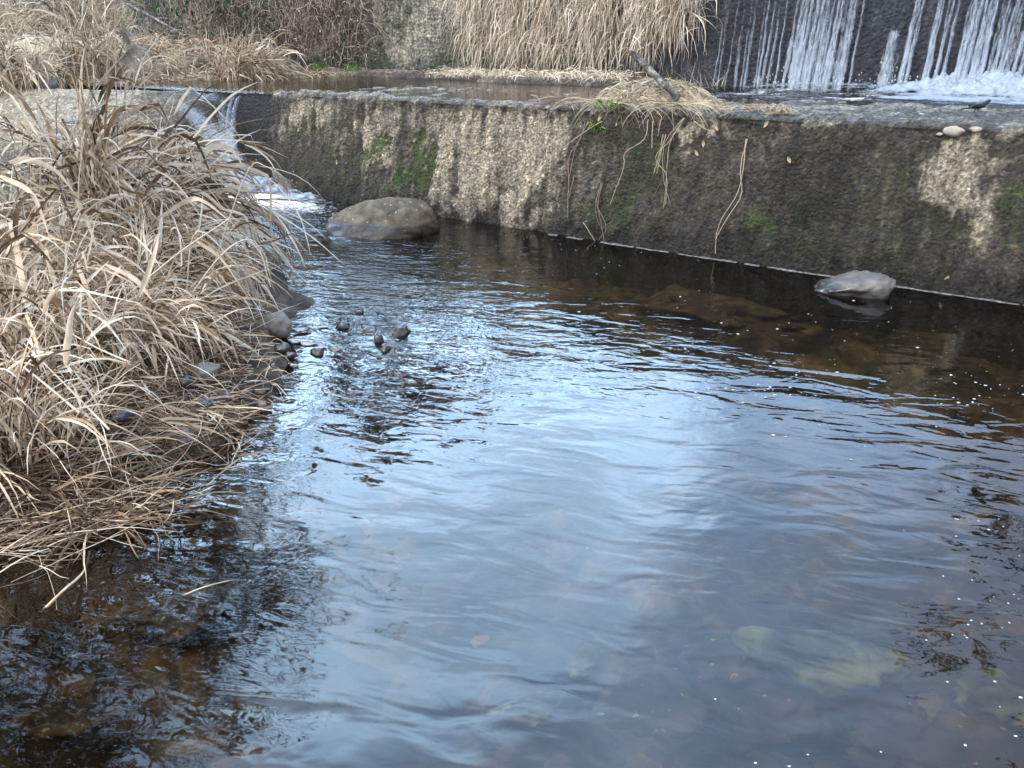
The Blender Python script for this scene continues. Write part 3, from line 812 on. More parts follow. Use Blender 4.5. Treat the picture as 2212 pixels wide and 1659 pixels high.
# ------------------------------------------------------------------ cascade at the left end of the weir
casc_o = empty('cascade', W(-3.5, 0.0, 0), 'small white cascade spilling over the left end of the weir into the pool', 'waterfall')
def sheet(name, pts, w0, w1, dens, n1=70, nx=9):
    P, D = spline(pts, n1); P, D = P[0], D[0]
    u = np.linspace(-1, 1, nx)
    side = np.cross(D, np.array([0.3, -1.0, 0.25])); side /= np.linalg.norm(side, axis=1)[:, None]
    k = np.linspace(0, 1, len(P))
    hw = (w0 + (w1 - w0) * k) / 2
    V = P[:, None, :] + side[:, None, :] * (hw[:, None] * u[None, :])[..., None]
    V = V + np.array([0, -1, 0.3]) * (0.03 * (1 - u ** 2)[None, :, None] + 0.015 * fbm(V * 9, 3)[..., None])
    body = dens * (1 - np.abs(u)[None, :] ** 2.5) * sst(0, 0.06, k)[:, None] * (0.85 + 0.3 * k)[:, None]
    return mesh_np(name, V, grid_faces(len(P), nx), M['fall'], casc_o, attrs={'body': np.clip(body, 0, 1)})
def pc(px, py, off): return on_face(px, py, off)
sheet('stream', [pc(524, 206, -0.02), pc(512, 222, .05), pc(504, 262, .10), pc(506, 320, .16), pc(530, 410, .22)], .05, .16, .75)
sheet('stream', [pc(510, 207, -0.02), pc(499, 224, .06), pc(494, 270, .12), pc(502, 340, .2), pc(520, 412, .26)], .04, .16, .75)
sheet('stream', [pc(536, 212, 0.0), pc(532, 260, .05), pc(530, 330, .07), pc(540, 400, .1)], .03, .05, .4)
sheet('stream', [pc(486, 210, .0), pc(482, 250, .16), pc(492, 330, .26), pc(515, 410, .34)], .12, .30, .62)
sheet('stream', [pc(380, 222, .3), pc(430, 262, .5), pc(480, 320, .55), pc(545, 412, .35)], .2, .5, .66)
sheet('stream', [pc(350, 212, .3), pc(420, 240, .45), pc(470, 290, .5), pc(520, 380, .45)], .24, .36, .5)
sheet('stream', [pc(395, 300, .8), pc(450, 340, .8), pc(500, 390, .6), pc(555, 418, .35)], .24, .4, .6)
# boil at its foot
V0, F0 = ICO[5]
for (px, py, w_, h_, sd0) in [(560, 418, .55, .16, 1), (600, 420, .5, .10, 2), (650, 430, .5, .05, 3), (520, 424, .4, .15, 4)]:
    c = on_z(px, py, 0)
    n3 = fbm(V0 * 2.2 + sd0 * 5, 4, .6)
    V = V0 * (1 + 0.35 * n3)[:, None] * np.array([w_ / 2, w_ / 2.6, h_]) + c
    mesh_np('boil', V, F0, M['splash'], casc_o, attrs={'body': np.clip(0.35 + 0.5 * V0[:, 2] + .2 * n3, 0, 1)})
ad = []
V0, F0 = ICO[2]
for i in range(90):
    c = on_z(rng.uniform(530, 660), rng.uniform(412, 432), 0)
    ad.append(V0 * rng.uniform(0.003, 0.007) + c + np.array([0, 0, rng.exponential(0.05) + 0.03]))
dr = mesh_np('droplets', np.concatenate(ad), np.concatenate([F0 + i * len(V0) for i in range(len(ad))]), M['foam'], casc_o); dr['kind'] = 'stuff'
# thin sheet of water running over the apron
S_, K_ = np.meshgrid(np.arange(-9, -3.45, 0.03), np.linspace(0.0, 1.0, 60), indexing='ij')
crest = BAT + 0.43 * np.minimum(0, S_ + 4.15); run = 0.28 + 2.9 * sst(0.45, 2.4, -(S_ + 3.5))

# ------------------------------------------------------------------ boulders and stones
b = on_z(826, 500); 
rock('boulder', (b[0] - .02, b[1] + 0.10, 0.0), (1.04, 0.85, 0.70), M['boulder'], 11, 5, 0.09, 0.1, cuts=2, taper=.3)
tag(bpy.context.scene.collection.objects['boulder'], 'large rounded brown boulder with pale flecks in front of the weir', 'boulder')
g = on_z(1862, 638)
o = rock('stone', (g[0], g[1] + 0.10, -0.01), (0.60, 0.38, 0.42), M['grey_stone'], 27, 5, 0.15, -0.15, cuts=3, taper=.7)
tag(o, 'smooth pale grey stone with a white waterline beside the weir foot', 'stone')
small = [
    ((585, 718), .25, .19, .19, 'bank_stone', 3, 'pale brown stone at the tip of the reeds, largest on that shore'),
    ((553, 688), .15, .12, .12, 'dark_stone', 4, 'round black wet stone just behind the pale brown shore stone'),
    ((740, 714), .10, .09, .09, 'dark_stone', 5, 'small black stone in the water, left end of the row of stones'),
    ((792, 720), .17, .12, .06, 'grey_stone', 6, 'flat grey stone barely above water in the middle of the row'),
    ((866, 728), .15, .10, .09, 'grey_stone', 7, 'low grey stone at the right end of the row of stones'),
    ((817, 742), .08, .07, .10, 'dark_stone', 8, 'small upright dark stone in front of the flat grey one'),
    ((831, 760), .09, .07, .07, 'bank_stone', 9, 'small brown stone nearest the camera in the row of stones'),
    ((776, 680), .08, .07, .07, 'dark_stone', 10, 'little dark stone farthest back of the row of stones'),
    ((683, 770), .10, .08, .07, 'bank_stone', 12, 'small brown pebble poking up among the floating leaves'),
    ((606, 755), .12, .09, .07, 'dark_stone', 13, 'dark purple stone under the straw edge beside the leaves'),
    ((440, 812), .17, .13, .10, 'bank_stone', 14, 'grey stone resting in flattened straw on the gravel bar'),
    ((436, 884), .14, .10, .07, 'blue_rock', 15, 'blue grey stone at the water edge under the bent straw'),
    ((386, 958), .17, .12, .08, 'grey_stone', 16, 'pale rounded stone at the foot of the reeds nearest the water'),
    ((480, 870), .13, .10, .08, 'dark_stone', 17, 'dark stone between the blue grey stone and the open water'),
    ((255, 905), .12, .10, .08, 'dark_stone', 18, 'dark stone deep under the foreground reeds'),
    ((262, 985), .12, .10, .07, 'bank_stone', 19, 'brown stone low beneath the foreground reeds'),
    ((395, 830), .10, .08, .06, 'dark_stone', 20, 'little dark stone left of the grey stone in the straw'),
]
for (px, py), a_, b_, c_, mt, sdd, lab in small:
    p = on_z(px, py, 0.0); z = max(gz(p[0], p[1]), -0.01)
    p = on_z(px, py, z)
    tag(rock('stone', (p[0], p[1] + b_ * .3, z + c_ * 0.05), (a_ * .85, b_ * .85, c_ * 1.0), M[mt], sdd, 4, 0.2, rng.uniform(0, 3)), lab, 'stone', 'stones at the edge of the gravel bar')
r9 = np.random.default_rng(64); ad = []; V0, F0 = ICO[2]
for i in range(900):
    p = on_z(r9.uniform(-60, 590), r9.uniform(740, 1110), .08)
    z = gz(p[0], p[1])
    if z < -.02: continue
    q = r9.choice([.008, .014, .024], p=[.5, .35, .15])
    V = V0 * np.array([q * r9.uniform(.8, 1.6), q * r9.uniform(.7, 1.1), q * .6])
    V = V * (1 + .25 * fbm(V0 * 1.4 + i, 2))[:, None]
    a0 = r9.uniform(0, 3.1); c_, s_1 = math.cos(a0), math.sin(a0)
    ad.append(np.stack([V[:, 0] * c_ - V[:, 1] * s_1, V[:, 0] * s_1 + V[:, 1] * c_, V[:, 2]], 1) + np.array([p[0], p[1], z + q * .25]))
tag(mesh_np('gravel', np.concatenate(ad), np.concatenate([F0 + i * len(V0) for i in range(len(ad))]), M['gravelm']), 'dark wet gravel on the bar beneath the reeds', 'gravel', kind='stuff')
# submerged stones
subm = [((1775, 1378), .44, .20, .18, 'algae_stone', 'long stone under water coated in pale green algae', -0.10, -.35),
        ((2170, 1480), .22, .18, .12, 'algae_stone', 'green brown sunken stone by the right edge of the pool', -.14, 0),
        ((2140, 1640), .42, .30, .18, 'bed_stone', 'broad brown sunken stone at the bottom right corner', -.12, 0.2),
        ((1690, 1655), .24, .18, .12, 'bed_stone', 'sunken brown stone with pale crust at the bottom edge', -.14, 0.4),
        ((1560, 1395), .24, .2, .10, 'bed_stone', 'flat sunken stone left of the green algae stone', -.2, 0.4),
        ((1150, 1520), .26, .15, .08, 'algae_stone', 'faint green sunken stone in the middle foreground', -.25, 0.2),
        ((1260, 1400), .14, .1, .08, 'algae_stone', 'small pale green sunken stone behind the faint green one', -.24, 0.9),
        ((700, 1510), .14, .08, .06, 'algae_stone', 'little pale green sunken stone left of centre', -.22, -0.5),
        ((1035, 1362), .07, .045, .04, 'brown_leaf', 'small orange brown leaf sunk in the pool', -.2, 0.9),
        ((1990, 1600), .34, .2, .12, 'bed_stone', 'long brown sunken stone left of the bottom right corner', -.16, -0.4),
        ((1990, 730), .7, .5, .25, 'bed_stone', 'large yellowish sunken boulder under the grey weir stone', -.28, 0),
        ((1560, 650), 1.2, .5, .22, 'bed_stone', 'wide brown sunken slab along the foot of the weir', -.20, -0.5),
        ((700, 740), .5, .4, .14, 'bed_stone', 'shallow brown sunken stone by the row of small stones', -.13, 0.3),
        ((1400, 1500), .36, .3, .14, 'bed_stone', 'dark sunken stone right of the middle foreground', -.26, 0.5),
        ((1650, 1480), .4, .3, .14, 'bed_stone', 'dark sunken stone just in front of the algae stone', -.25, 0.2),
        ((1900, 1510), .36, .28, .14, 'bed_stone', 'dark sunken stone right of the algae stone', -.24, 1.2),
        ((400, 1300), .3, .22, .12, 'bed_stone', 'brown sunken stone under the tree reflection on the left', -.15, 0.4),
        ((150, 1530), .3, .12, .08, 'bed_stone', 'flat sunken stone in the bottom left corner', -.15, 0.1)]
for i, ((px, py), a_, b_, c_, mt, lab, z, rz) in enumerate(subm):
    p = on_z(px, py, z)
    nm = 'sunken_leaf' if mt == 'brown_leaf' else 'sunken_stone'
    tag(rock(nm, (p[0], p[1], z - c_ * 0.25 - .03), (a_, b_, c_ * (1 if mt != 'brown_leaf' else .15)), M[mt], 60 + i, 4, 0.42, rz), lab, 'leaf' if mt == 'brown_leaf' else 'stone', None if mt == 'brown_leaf' else 'stones lying under water')
# stones set in the crest of the weir at right
for (px, py, a_, lab, sd0) in [(2062, 283, .11, 'pale oblong cobble on the weir crest, largest of the three', 31), (2108, 280, .06, 'small cream cobble right of the pale oblong cobble', 32), (2030, 290, .035, 'tiny white pebble left of the pale oblong cobble', 33)]:
    p = on_face(px, py, 0.0)
    tag(rock('cobble', (p[0], p[1], p[2]), (a_ * 1.3, a_ * .8, a_ * .7), M['pale_pebble'], sd0, 3, 0.15, -0.5), lab, 'stone', 'cobbles set in the weir crest')
# far left rocks
p = on_z(95, 160, 1.15)
tag(rock('boulder', (p[0], p[1] + 0.15, 1.28), (1.35, 0.9, 0.80), M['tan_rock'], 41, 4, 0.08, 0.1), 'big pale tan boulder among reeds on the far left bank', 'boulder')
p = on_z(75, 190, 1.05)
tag(rock('stone', (p[0], p[1] + 0.1, 1.04), (0.42, 0.35, 0.34), M['blue_rock'], 42, 4, 0.2, 0.4, cuts=8), 'angular blue grey stone at the far left water edge', 'stone')
for (px, py, a_, lab, sd0) in [(115, 300, .2, 'blue grey stone lying on the pale apron, nearest of the three', 43), (205, 240, .14, 'small blue grey stone high on the pale apron', 44), (165, 262, .16, 'flat grey stone half sunk in the apron', 45)]:
    p = on_z(px, py, {115: .72, 205: .98, 165: .88}[px])
    tag(rock('stone', tuple(p), (a_ * 1.2, a_, a_ * .5), M['blue_rock'], sd0, 3, 0.2, 0.4), lab, 'stone', 'stones lying on the apron')

p = on_z(392, 160, 1.1)  # no real rock: dark shape added for the shade in the hollow under the straw
tag(rock('boulder', (p[0], p[1] + .25, 1.16), (.9, .6, .45), M['boulder'], 47, 4, .2, 0.1), 'dark lump standing in for the shaded hollow beneath drooping straw on the far bank', 'boulder')  # not a real boulder: added stand-in for shade
# ------------------------------------------------------------------ foam flecks and waterlines
V0, F0 = ICO[2]
ad = []
r2 = np.random.default_rng(21)
def fleck(c, r):
    r = r * .44; ad.append(V0 * np.array([r * r2.uniform(.8, 1.5), r * r2.uniform(.7, 1.1), r * 0.35]) + c)
for i in range(230):
    px = r2.uniform(1250, 2240); py = r2.uniform(560, 1000)
    p = on_z(px, py); s0, t0 = ST(p[0], p[1])
    if t0 > -0.12: continue
    if py > 700 and px < 1500 and r2.random() < .8: continue
    fleck(p + np.array([0, 0, 0.002]), r2.choice([.003, .005, .009, .017], p=[.42, .33, .18, .07]))
for cl in range(9):
    cx, cy = r2.uniform(1450, 2150), r2.uniform(640, 900)
    for i in range(9):
        fleck(on_z(cx + r2.normal() * 60, cy + r2.normal() * 12), r2.choice([.006, .01, .015]))
for i in range(34):
    px = 2205 - abs(r2.normal()) * 130; py = r2.uniform(1050, 1655)
    fleck(on_z(px, py) + np.array([0, 0, .001]), r2.uniform(.003, .009))
for (px, py) in [(1632, 1648), (1903, 1624), (2098, 1340), (2178, 1303), (1268, 1184), (1705, 1655), (1545, 1510), (1745, 1630)]:
    fleck(on_z(px, py), .0065)
for i in range(60):
    fleck(on_z(r2.uniform(900, 1400), r2.uniform(505, 600)), r2.choice([.006, .01]))
for i in range(90):      # bubbles along the lip of the upper pool
    fleck(W(r2.uniform(-1.6, 0.6), r2.uniform(.42, .9), ZU + .004), r2.uniform(.008, .02))
for i in range(50):
    fleck(W(1.5 + r2.normal() * .15, 1.8 + r2.normal() * .25, ZU + .004), r2.uniform(.006, .014))
tag(mesh_np('foam_flecks', np.concatenate(ad), np.concatenate([F0 + i * len(V0) for i in range(len(ad))]), M['foam']),
    'white foam bubbles drifting on the still water', 'foam', kind='stuff')
# white scum line along the foot of the weir
ad, n0 = Acc(), 0
fs = np.arange(0.25, 8.8, 0.02)
on = sst(-0.25, 0.15, fbm(np.stack([fs * 1.7, 0 * fs, 0 * fs], -1), 4) + 0.25 * sst(1, 5, fs))
Ptx = np.stack([fs, 0 * fs, 0 * fs], -1)
on = np.clip(.25 + .75 * on, 0, 1) * np.clip(.35 + 1.1 * fbm(Ptx * 4 + 3, 4), .0, 1) * sst(.25, 1.6, fs)
t0 = -0.045 - 0.015 * fbm(Ptx * 7, 4) - 0.03
wdt = (0.0036 * on) * (1 + .6 * fbm(np.stack([fs * 9, 0 * fs, 0 * fs], -1), 3))
V = np.stack([Wa(fs, t0 + 0.05, 0.003), Wa(fs, t0 - wdt, 0.007 * on), Wa(fs, t0 - 2 * wdt, -0.004)], 1)
i = np.arange(len(fs) * 3).reshape(-1, 3)
keep = on[:-1] > 0.02
Fc = np.concatenate([np.stack([i[:-1, 0], i[:-1, 1], i[1:, 1], i[1:, 0]], -1)[keep], np.stack([i[:-1, 1], i[:-1, 2], i[1:, 2], i[1:, 1]], -1)[keep]])
tag(mesh_np('foam_line', V, Fc, M['scum']), 'thin white line of foam along the foot of the weir', 'foam', kind='stuff')

# ------------------------------------------------------------------ reeds
def norm(v): return v / (np.linalg.norm(v, axis=-1)[..., None] + 1e-9)
def reed_clump(cx, cy, spread, nstem, height_, lean, label, group, nleaf=9, mat='straw', droop=0.45, wleaf=0.013, base=None, leafL=(0.3, 0.6), seed=0, name='reed_clump', zoff=None, extra=0.5, stemr=0.0026, rand=.5):
    r = np.random.default_rng(100 + seed)
    z0 = gz(cx, cy) if zoff is None else zoff
    o = empty(name, (cx, cy, z0), label, 'reeds', group)
    rad = spread * np.sqrt(r.random(nstem)); an = r.random(nstem) * 2 * np.pi
    off = np.stack([np.cos(an) * rad, np.sin(an) * rad, 0 * rad], 1)
    root = np.array([cx, cy, z0 - 0.02]) + off
    if zoff is None:
        root[:, 2] = np.maximum(height(root[:, 0], root[:, 1]), -0.12) - 0.02
    d0 = np.array([lean[0], lean[1], 1.0]) + off / max(spread, .05) * 0.35 + r.normal(size=(nstem, 3)) * 0.4 * rand
    L = height_ * r.uniform(0.55, 1.12, nstem)
    P, D = paths(root, d0, L, np.full(nstem, droop) * r.uniform(.4, 1.6, nstem), 9, 0.06, 0.25, r)
    a = Acc().add(tubes(P, D, np.full(nstem, stemr) * r.uniform(.6, 1.3, nstem), 4))
    a.build('stems', M[mat], o)
    # leaves leave the stems
    nl = nstem * nleaf
    si = r.integers(0, nstem, nl); tt_ = r.uniform(0.12, 1.0, nl) ** 0.8 * 8.99
    k = tt_.astype(int); f = (tt_ - k)[:, None]
    lr = P[si, k] * (1 - f) + P[si, k + 1] * f
    ld = D[si, k] * 0.8 + norm(r.normal(size=(nl, 3))) * rand + np.array([lean[0], lean[1], 0]) * 0.35
    LL = r.uniform(*leafL, nl) * r.choice([0.6, 1, 1.25], nl)
    P2, D2 = paths(lr, ld, LL, r.uniform(.1, 1.25, nl) ** 1.1, 7, 0.075, 0.42, r)
    if zoff is None:
        P2[..., 2] = np.maximum(P2[..., 2], 0.004 + 0.03 * r.random(nl)[:, None])
    b = Acc().add(ribbons(P2, D2, np.exp(r.normal(size=nl) * .42) * .8 * wleaf, r))
    ne = int(nstem * extra * 3)
    if ne:
        rad = spread * np.sqrt(r.random(ne)); an = r.random(ne) * 2 * np.pi
        off = np.stack([np.cos(an) * rad, np.sin(an) * rad, 0 * rad], 1)
        rt = np.array([cx, cy, z0 - 0.02]) + off
        if zoff is None: rt[:, 2] = np.maximum(height(rt[:, 0], rt[:, 1]), -0.1)
        dd_ = np.array([lean[0], lean[1], .9]) + off / max(spread, .05) * 0.6 + r.normal(size=(ne, 3)) * 0.35
        P3_, D3_ = paths(rt, dd_, height_ * r.uniform(.35, .9, ne), r.uniform(.5, 1.5, ne), 8, 0.08, 0.25, r)
        if zoff is None: P3_[..., 2] = np.maximum(P3_[..., 2], 0.004 + 0.03 * r.random(ne)[:, None])
        b.add(ribbons(P3_, D3_, np.exp(r.normal(size=ne) * .4) * .75 * wleaf, r))
    b.build('leaves', M[mat], o)
    return o
G = 'dry reed clumps on the gravel bar'
clumps = {}
for i, (cx, cy, sp_, ns, hh_, lean, lab, kw) in enumerate([
    (-2.80, 5.35, .19, 130, 1.28, (.24, -.12), 'rearmost dry reed clump on the gravel bar, arching right in front of the cascade', dict(droop=1.0, nleaf=14, leafL=(.3, .65), wleaf=.019, rand=.32)),
    (-3.00, 4.45, .30, 70, 0.42, (.15, -.05), 'tangled reed clump at the left edge just in front of the rearmost clump', dict(droop=.6, wleaf=.014, nleaf=12)),
    (-2.22, 4.35, .26, 110, 0.62, (.32, -.05), 'low sprawling reed clump reaching the small shore stones', dict(droop=.8, leafL=(.2, .42), wleaf=.012, nleaf=12)),
    (-2.70, 3.75, .30, 100, 0.78, (.16, -.10), 'dense reed clump in the middle of the bar, thick with broad pale leaves', dict(droop=.6, wleaf=.017, leafL=(.22, .5), nleaf=13)),
    (-2.02, 3.70, .24, 100, 0.52, (.28, .02), 'short reed clump leaning right over the flattened straw', dict(droop=.7, leafL=(.15, .35), wleaf=.010, nleaf=12)),
    (-2.28, 3.05, .26, 90, 0.78, (.02, -.02), 'foreground reed clump at the left edge with dark stems at the water', dict(droop=.5, nleaf=10, wleaf=.013, leafL=(.18, .42))),
    (-3.1, 3.3, .35, 70, 0.62, (.12, -.05), 'reed clump mostly outside the left edge of the picture', dict(droop=.5, wleaf=.014, leafL=(.2, .45))),
    (-1.98, 2.66, .26, 130, 0.60, (-.02, .10), 'nearest reed clump with bare bent stems standing at the water edge', dict(droop=.45, nleaf=4, wleaf=.010, leafL=(.15, .35), stemr=.0032)),
]):
    clumps[i] = reed_clump(cx, cy, sp_, ns, hh_, lean, lab, G, seed=i, **kw)

# tall single stalks, given by pixels and distance, belong to the clumps they grow from
def stalk(ci, pts, r=.003, plume=None, leafs=2, mat='straw', wl=.012, seed=0):
    o = clumps[ci]
    P, D = spline([at_y(*p) for p in pts], 16)
    so_ = mesh_np('stalk', *tubes(P, D, np.array([r * 1.5]), 5, .5), M['stalk'], o)
    rr = np.random.default_rng(500 + seed)
    if leafs:
        k = rr.integers(3, 14, leafs)
        d0 = D[0, k] + rr.normal(size=(leafs, 3)) * .5
        P2, D2 = paths(P[0, k], d0, rr.uniform(.15, .35, leafs), rr.uniform(.6, 1.6, leafs), 7, .1, .4, rr)
        lf = mesh_np('leaf_blades', *ribbons(P2, D2, np.full(leafs, wl), rr), M[mat], o)
        lf.parent = so_; lf.location = (0, 0, 0)
    if plume:
        n = 260
        k = rr.uniform(16 * (1 - plume), 16, n); i0 = np.minimum(k.astype(int), 15); f = (k - i0)[:, None]
        rt = P[0, i0] * (1 - f) + P[0, i0 + 1] * f
        d0 = D[0, i0] * 1.1 + rr.normal(size=(n, 3)) * .45 + np.array([.5, 0, -.3])
        P2, D2 = paths(rt, d0, rr.uniform(.04, .12, n), rr.uniform(.3, 1.2, n), 4, .15, 0, rr)
        pl = mesh_np('seed_head', *ribbons(P2, D2, np.full(n, .0028), rr), M['plume'], o)
        pl.parent = so_; pl.location = (0, 0, 0)
stalk(0, [(225, 420, 5.0), (228, 290, 5.0), (232, 130, 5.0), (240, 80, 4.98), (256, 62, 4.95), (268, 76, 4.93)], .0035, .22, 1, seed=1)
stalk(0, [(255, 380, 5.2), (250, 150, 5.2), (249, 60, 5.2), (250, -20, 5.2), (252, -60, 5.2)], .0035, .35, 0, seed=2)
stalk(0, [(120, 420, 4.9), (160, 280, 4.9), (205, 190, 4.9), (283, 101, 4.9)], .0035, .12, 1, seed=3)
stalk(0, [(128, 420, 4.92), (170, 270, 4.92), (215, 185, 4.92), (272, 112, 4.92)], .003, None, 1, seed=4)
stalk(0, [(280, 300, 5.3), (287, 190, 5.3), (297, 88, 5.3)], .003, None, 1, seed=5)
stalk(0, [(318, 250, 5.2), (310, 160, 5.2), (306, 110, 5.2), (325, 130, 5.15), (322, 160, 5.1), (260, 230, 5.0)], .003, None, 0, seed=6)
stalk(0, [(268, 200, 5.1), (277, 192, 5.1), (255, 120, 5.1)], .0025, None, 0, seed=7)
stalk(0, [(170, 360, 5.0), (195, 240, 5.0), (208, 138, 5.0)], .0028, None, 1, seed=8)
stalk(1, [(20, 480, 4.3), (35, 350, 4.3), (95, 278, 4.3)], .0035, None, 1, seed=9)
stalk(1, [(86, 420, 4.4), (88, 320, 4.4), (80, 245, 4.4)], .0028, None, 1, seed=10)
stalk(3, [(140, 900, 3.4), (200, 720, 3.35), (363, 565, 3.4), (496, 472, 3.45)], .0035, None, 1, seed=11)
stalk(5, [(172, 892, 2.45), (60, 800, 2.6), (-40, 730, 2.8)], .0034, None, 0, seed=12)
stalk(5, [(236, 928, 2.45), (140, 830, 2.6), (46, 736, 2.75)], .003, None, 0, seed=13)
stalk(5, [(281, 783, 2.7), (203, 748, 2.8), (120, 700, 2.95)], .003, None, 0, seed=14)
stalk(2, [(440, 640, 4.2), (530, 380, 4.3), (575, 360, 4.3), (612, 392, 4.3)], .0028, .25, 0, seed=15)
stalk(2, [(400, 700, 3.9), (420, 505, 3.9), (500, 560, 3.9), (548, 628, 3.9)], .003, .3, 1, seed=16)
stalk(2, [(360, 720, 3.8), (470, 560, 3.8), (548, 520, 3.9), (585, 620, 3.9)], .003, None, 1, seed=17)
# broad marked leaves
def leaf(ci, pts, w_, mat, seed=0, label=None):
    P, D = spline([at_y(*p) for p in pts], 12)
    rr = np.random.default_rng(800 + seed)
    o = mesh_np('broad_leaf', *ribbons(P, D, np.array([w_]), rr, twist=.6), M[mat], clumps[ci])
    if label: o['label'] = label
leaf(0, [(226, 330, 4.9), (226, 270, 4.9), (230, 215, 4.9), (234, 160, 4.9)], .035, 'brown_leaf', 1, 'dark brown upright leaf')
leaf(0, [(215, 340, 4.9), (240, 260, 4.9), (265, 232, 4.9), (300, 228, 4.9)], .03, 'brown_leaf', 2, 'dark brown bent leaf')
for i, pts in enumerate([[(20, 480, 3.2), (45, 600, 3.1), (62, 720, 3.05)], [(95, 530, 3.3), (120, 620, 3.2), (150, 700, 3.15)], [(0, 380, 3.4), (70, 420, 3.35), (110, 520, 3.3)],
                         [(230, 570, 3.4), (290, 600, 3.35), (330, 650, 3.3)], [(160, 560, 3.2), (190, 640, 3.15), (200, 740, 3.1)], [(425, 520, 3.8), (480, 560, 3.8), (540, 650, 3.8)],
                         [(340, 470, 3.9), (420, 430, 3.9), (500, 480, 3.9)], [(60, 700, 2.8), (100, 780, 2.75), (110, 880, 2.7)], [(160, 800, 2.6), (205, 860, 2.55), (235, 930, 2.5)],
                         [(20, 350, 4.2), (60, 345, 4.2), (120, 370, 4.1), (170, 430, 4.0)], [(165, 430, 3.7), (190, 480, 3.7), (210, 540, 3.6)], [(300, 640, 3.2), (330, 560, 3.3), (345, 500, 3.4)]]):
    leaf(3 if i % 2 else 5, pts, .022 + .012 * (i % 3 == 0), 'straw', 10 + i)

# flattened straw and litter on the bar and trailing in the water
def litter(name, n, px_poly, zf, L, mat, label, seed, w_=.006, zr=.03, ang=None, up=.15, cat='straw'):
    r = np.random.default_rng(seed)
    (x0, y0, x1, y1) = px_poly
    px = r.uniform(x0, x1, n); py = r.uniform(y0, y1, n)
    rt = np.array([on_z(a, b_, zf) for a, b_ in zip(px, py)])
    rt = rt + r.normal(size=rt.shape) * np.array([.06, .06, 0])
    h = np.maximum(height(rt[:, 0], rt[:, 1]), 0.0)
    rt[:, 2] = h + r.random(n) * zr + .004
    an = r.normal(size=n) * .7 + (ang if ang is not None else 0) if ang is not None else r.random(n) * 6.28
    d0 = np.stack([np.cos(an), np.sin(an), r.uniform(0, up, n)], 1)
    P, D = paths(rt, d0, r.uniform(*L, n), np.full(n, .12), 6, .09, .2, r)
    hh_ = np.maximum(height(P[..., 0], P[..., 1]), 0.0) + .004
    P[..., 2] = np.maximum(P[..., 2], hh_ + (zr * .5 * r.random(n))[:, None])
    k = n // 2
    a = Acc().add(ribbons(P[:k], D[:k], r.uniform(.5, 1.6, k) * w_, r)).add(tubes(P[k:], D[k:], r.uniform(.6, 1.4, n - k) * .0022, 4))
    return a
a = litter('x', 190, (270, 830, 480, 930), .05, (.12, .4), 'litter', '', 900, ang=-.3)
tag(a.build('straw_litter', M['straw']), 'flattened pale straw lying over stones on the gravel bar', 'straw', kind='stuff')
a = litter('x', 1300, (-40, 760, 510, 980), .05, (.08, .3), 'litter', '', 901)
b_ = litter('x', 1500, (-60, 930, 330, 1110), .05, (.10, .38), 'litter', '', 903, w_=.008, up=.35)
a.add((np.concatenate(b_.V), np.concatenate(b_.F)))
tag(a.build('wet_litter', M['litter']), 'dark wet plant litter under the reeds', 'straw', kind='stuff')
a = litter('x', 200, (420, 640, 550, 850), .03, (.10, .35), 'litter', '', 902, ang=-.9, up=.5)
a.add(ribbons(*paths(np.array([on_z(x, y, .02) for x, y in zip(rng.uniform(500, 585, 120), rng.uniform(700, 860, 120))]), rng.normal(size=(120, 3)) * .4 + np.array([.5, -.3, .5]), rng.uniform(.1, .3, 120), np.full(120, 1.2), 6), np.full(120, .006)))
tag(a.build('shore_straw', M['straw']), 'pale broken straw hanging over the water beside the shore stones', 'straw', kind='stuff')
# stems trailing in the water, lower left
lines = [[(0, 1170), (120, 1110), (250, 1030), (420, 960)], [(0, 1140), (90, 1090), (200, 1020), (350, 960)], [(20, 1130), (180, 1090), (330, 1040), (450, 930)], [(0, 1100), (60, 1060), (180, 980), (300, 930)],
         [(120, 1115), (260, 1125), (290, 1120), (370, 1080)], [(375, 1078), (372, 1105), (355, 1130)], [(300, 1010), (306, 985), (340, 1020)], [(90, 1300), (130, 1260), (175, 1220), (190, 1175)],
         [(140, 1080), (150, 1120), (158, 1160)], [(330, 990), (420, 960), (500, 930)], [(390, 1270), (440, 1250), (500, 1236)], [(0, 1060), (40, 1000), (90, 930)], [(30, 1080), (90, 1030), (115, 960), (130, 880)],
         [(300, 1100), (330, 1070), (370, 1040)], [(0, 1195), (70, 1150), (150, 1120)], [(520, 905), (560, 890), (600, 870)], [(440, 960), (480, 900), (490, 860)], [(500, 790), (540, 830), (590, 870)],
         [(60, 1190), (100, 1150), (125, 1120)], [(240, 1010), (236, 940), (228, 900)], [(170, 1080), (230, 1000), (310, 950), (420, 900)], [(10, 1010), (60, 960), (80, 900), (70, 850)], [(200, 1050), (250, 1020), (330, 1010), (400, 985)]]
tr = empty('trailing_stems', on_z(200, 1080, 0.0), 'bent pale stems trailing in the water at the lower left', 'reeds')
for i, ln in enumerate(lines):
    n_ = len(ln)
    zz = [0.012 + .10 * math.sin(math.pi * k / (n_ - 1)) * rng.random() + .004 for k in range(n_)]
    P, D = spline([on_z(x, y, z) for (x, y), z in zip(ln, zz)], 14)
    if i in (7, 10): P[..., 2] -= .03
    mesh_np('stem', *(tubes(P, D, np.array([.0028]), 4, .6) if i not in (7,) else tubes(P, D, np.array([.005]), 5, .5)), M['straw' if i % 3 else 'litter'], tr)
r3 = np.random.default_rng(77)
n_ = 240
rt = np.array([on_z(x, y, .02) for x, y in zip(r3.uniform(-60, 420, n_), 0 * r3.random(n_))]) if False else None
px = r3.uniform(-60, 300, n_); py = 1130 - px * 0.36 + r3.normal(size=n_) * 50
rt = np.array([on_z(x, y, .03) for x, y in zip(px, py)])
an = r3.normal(size=n_) * .5 + .5
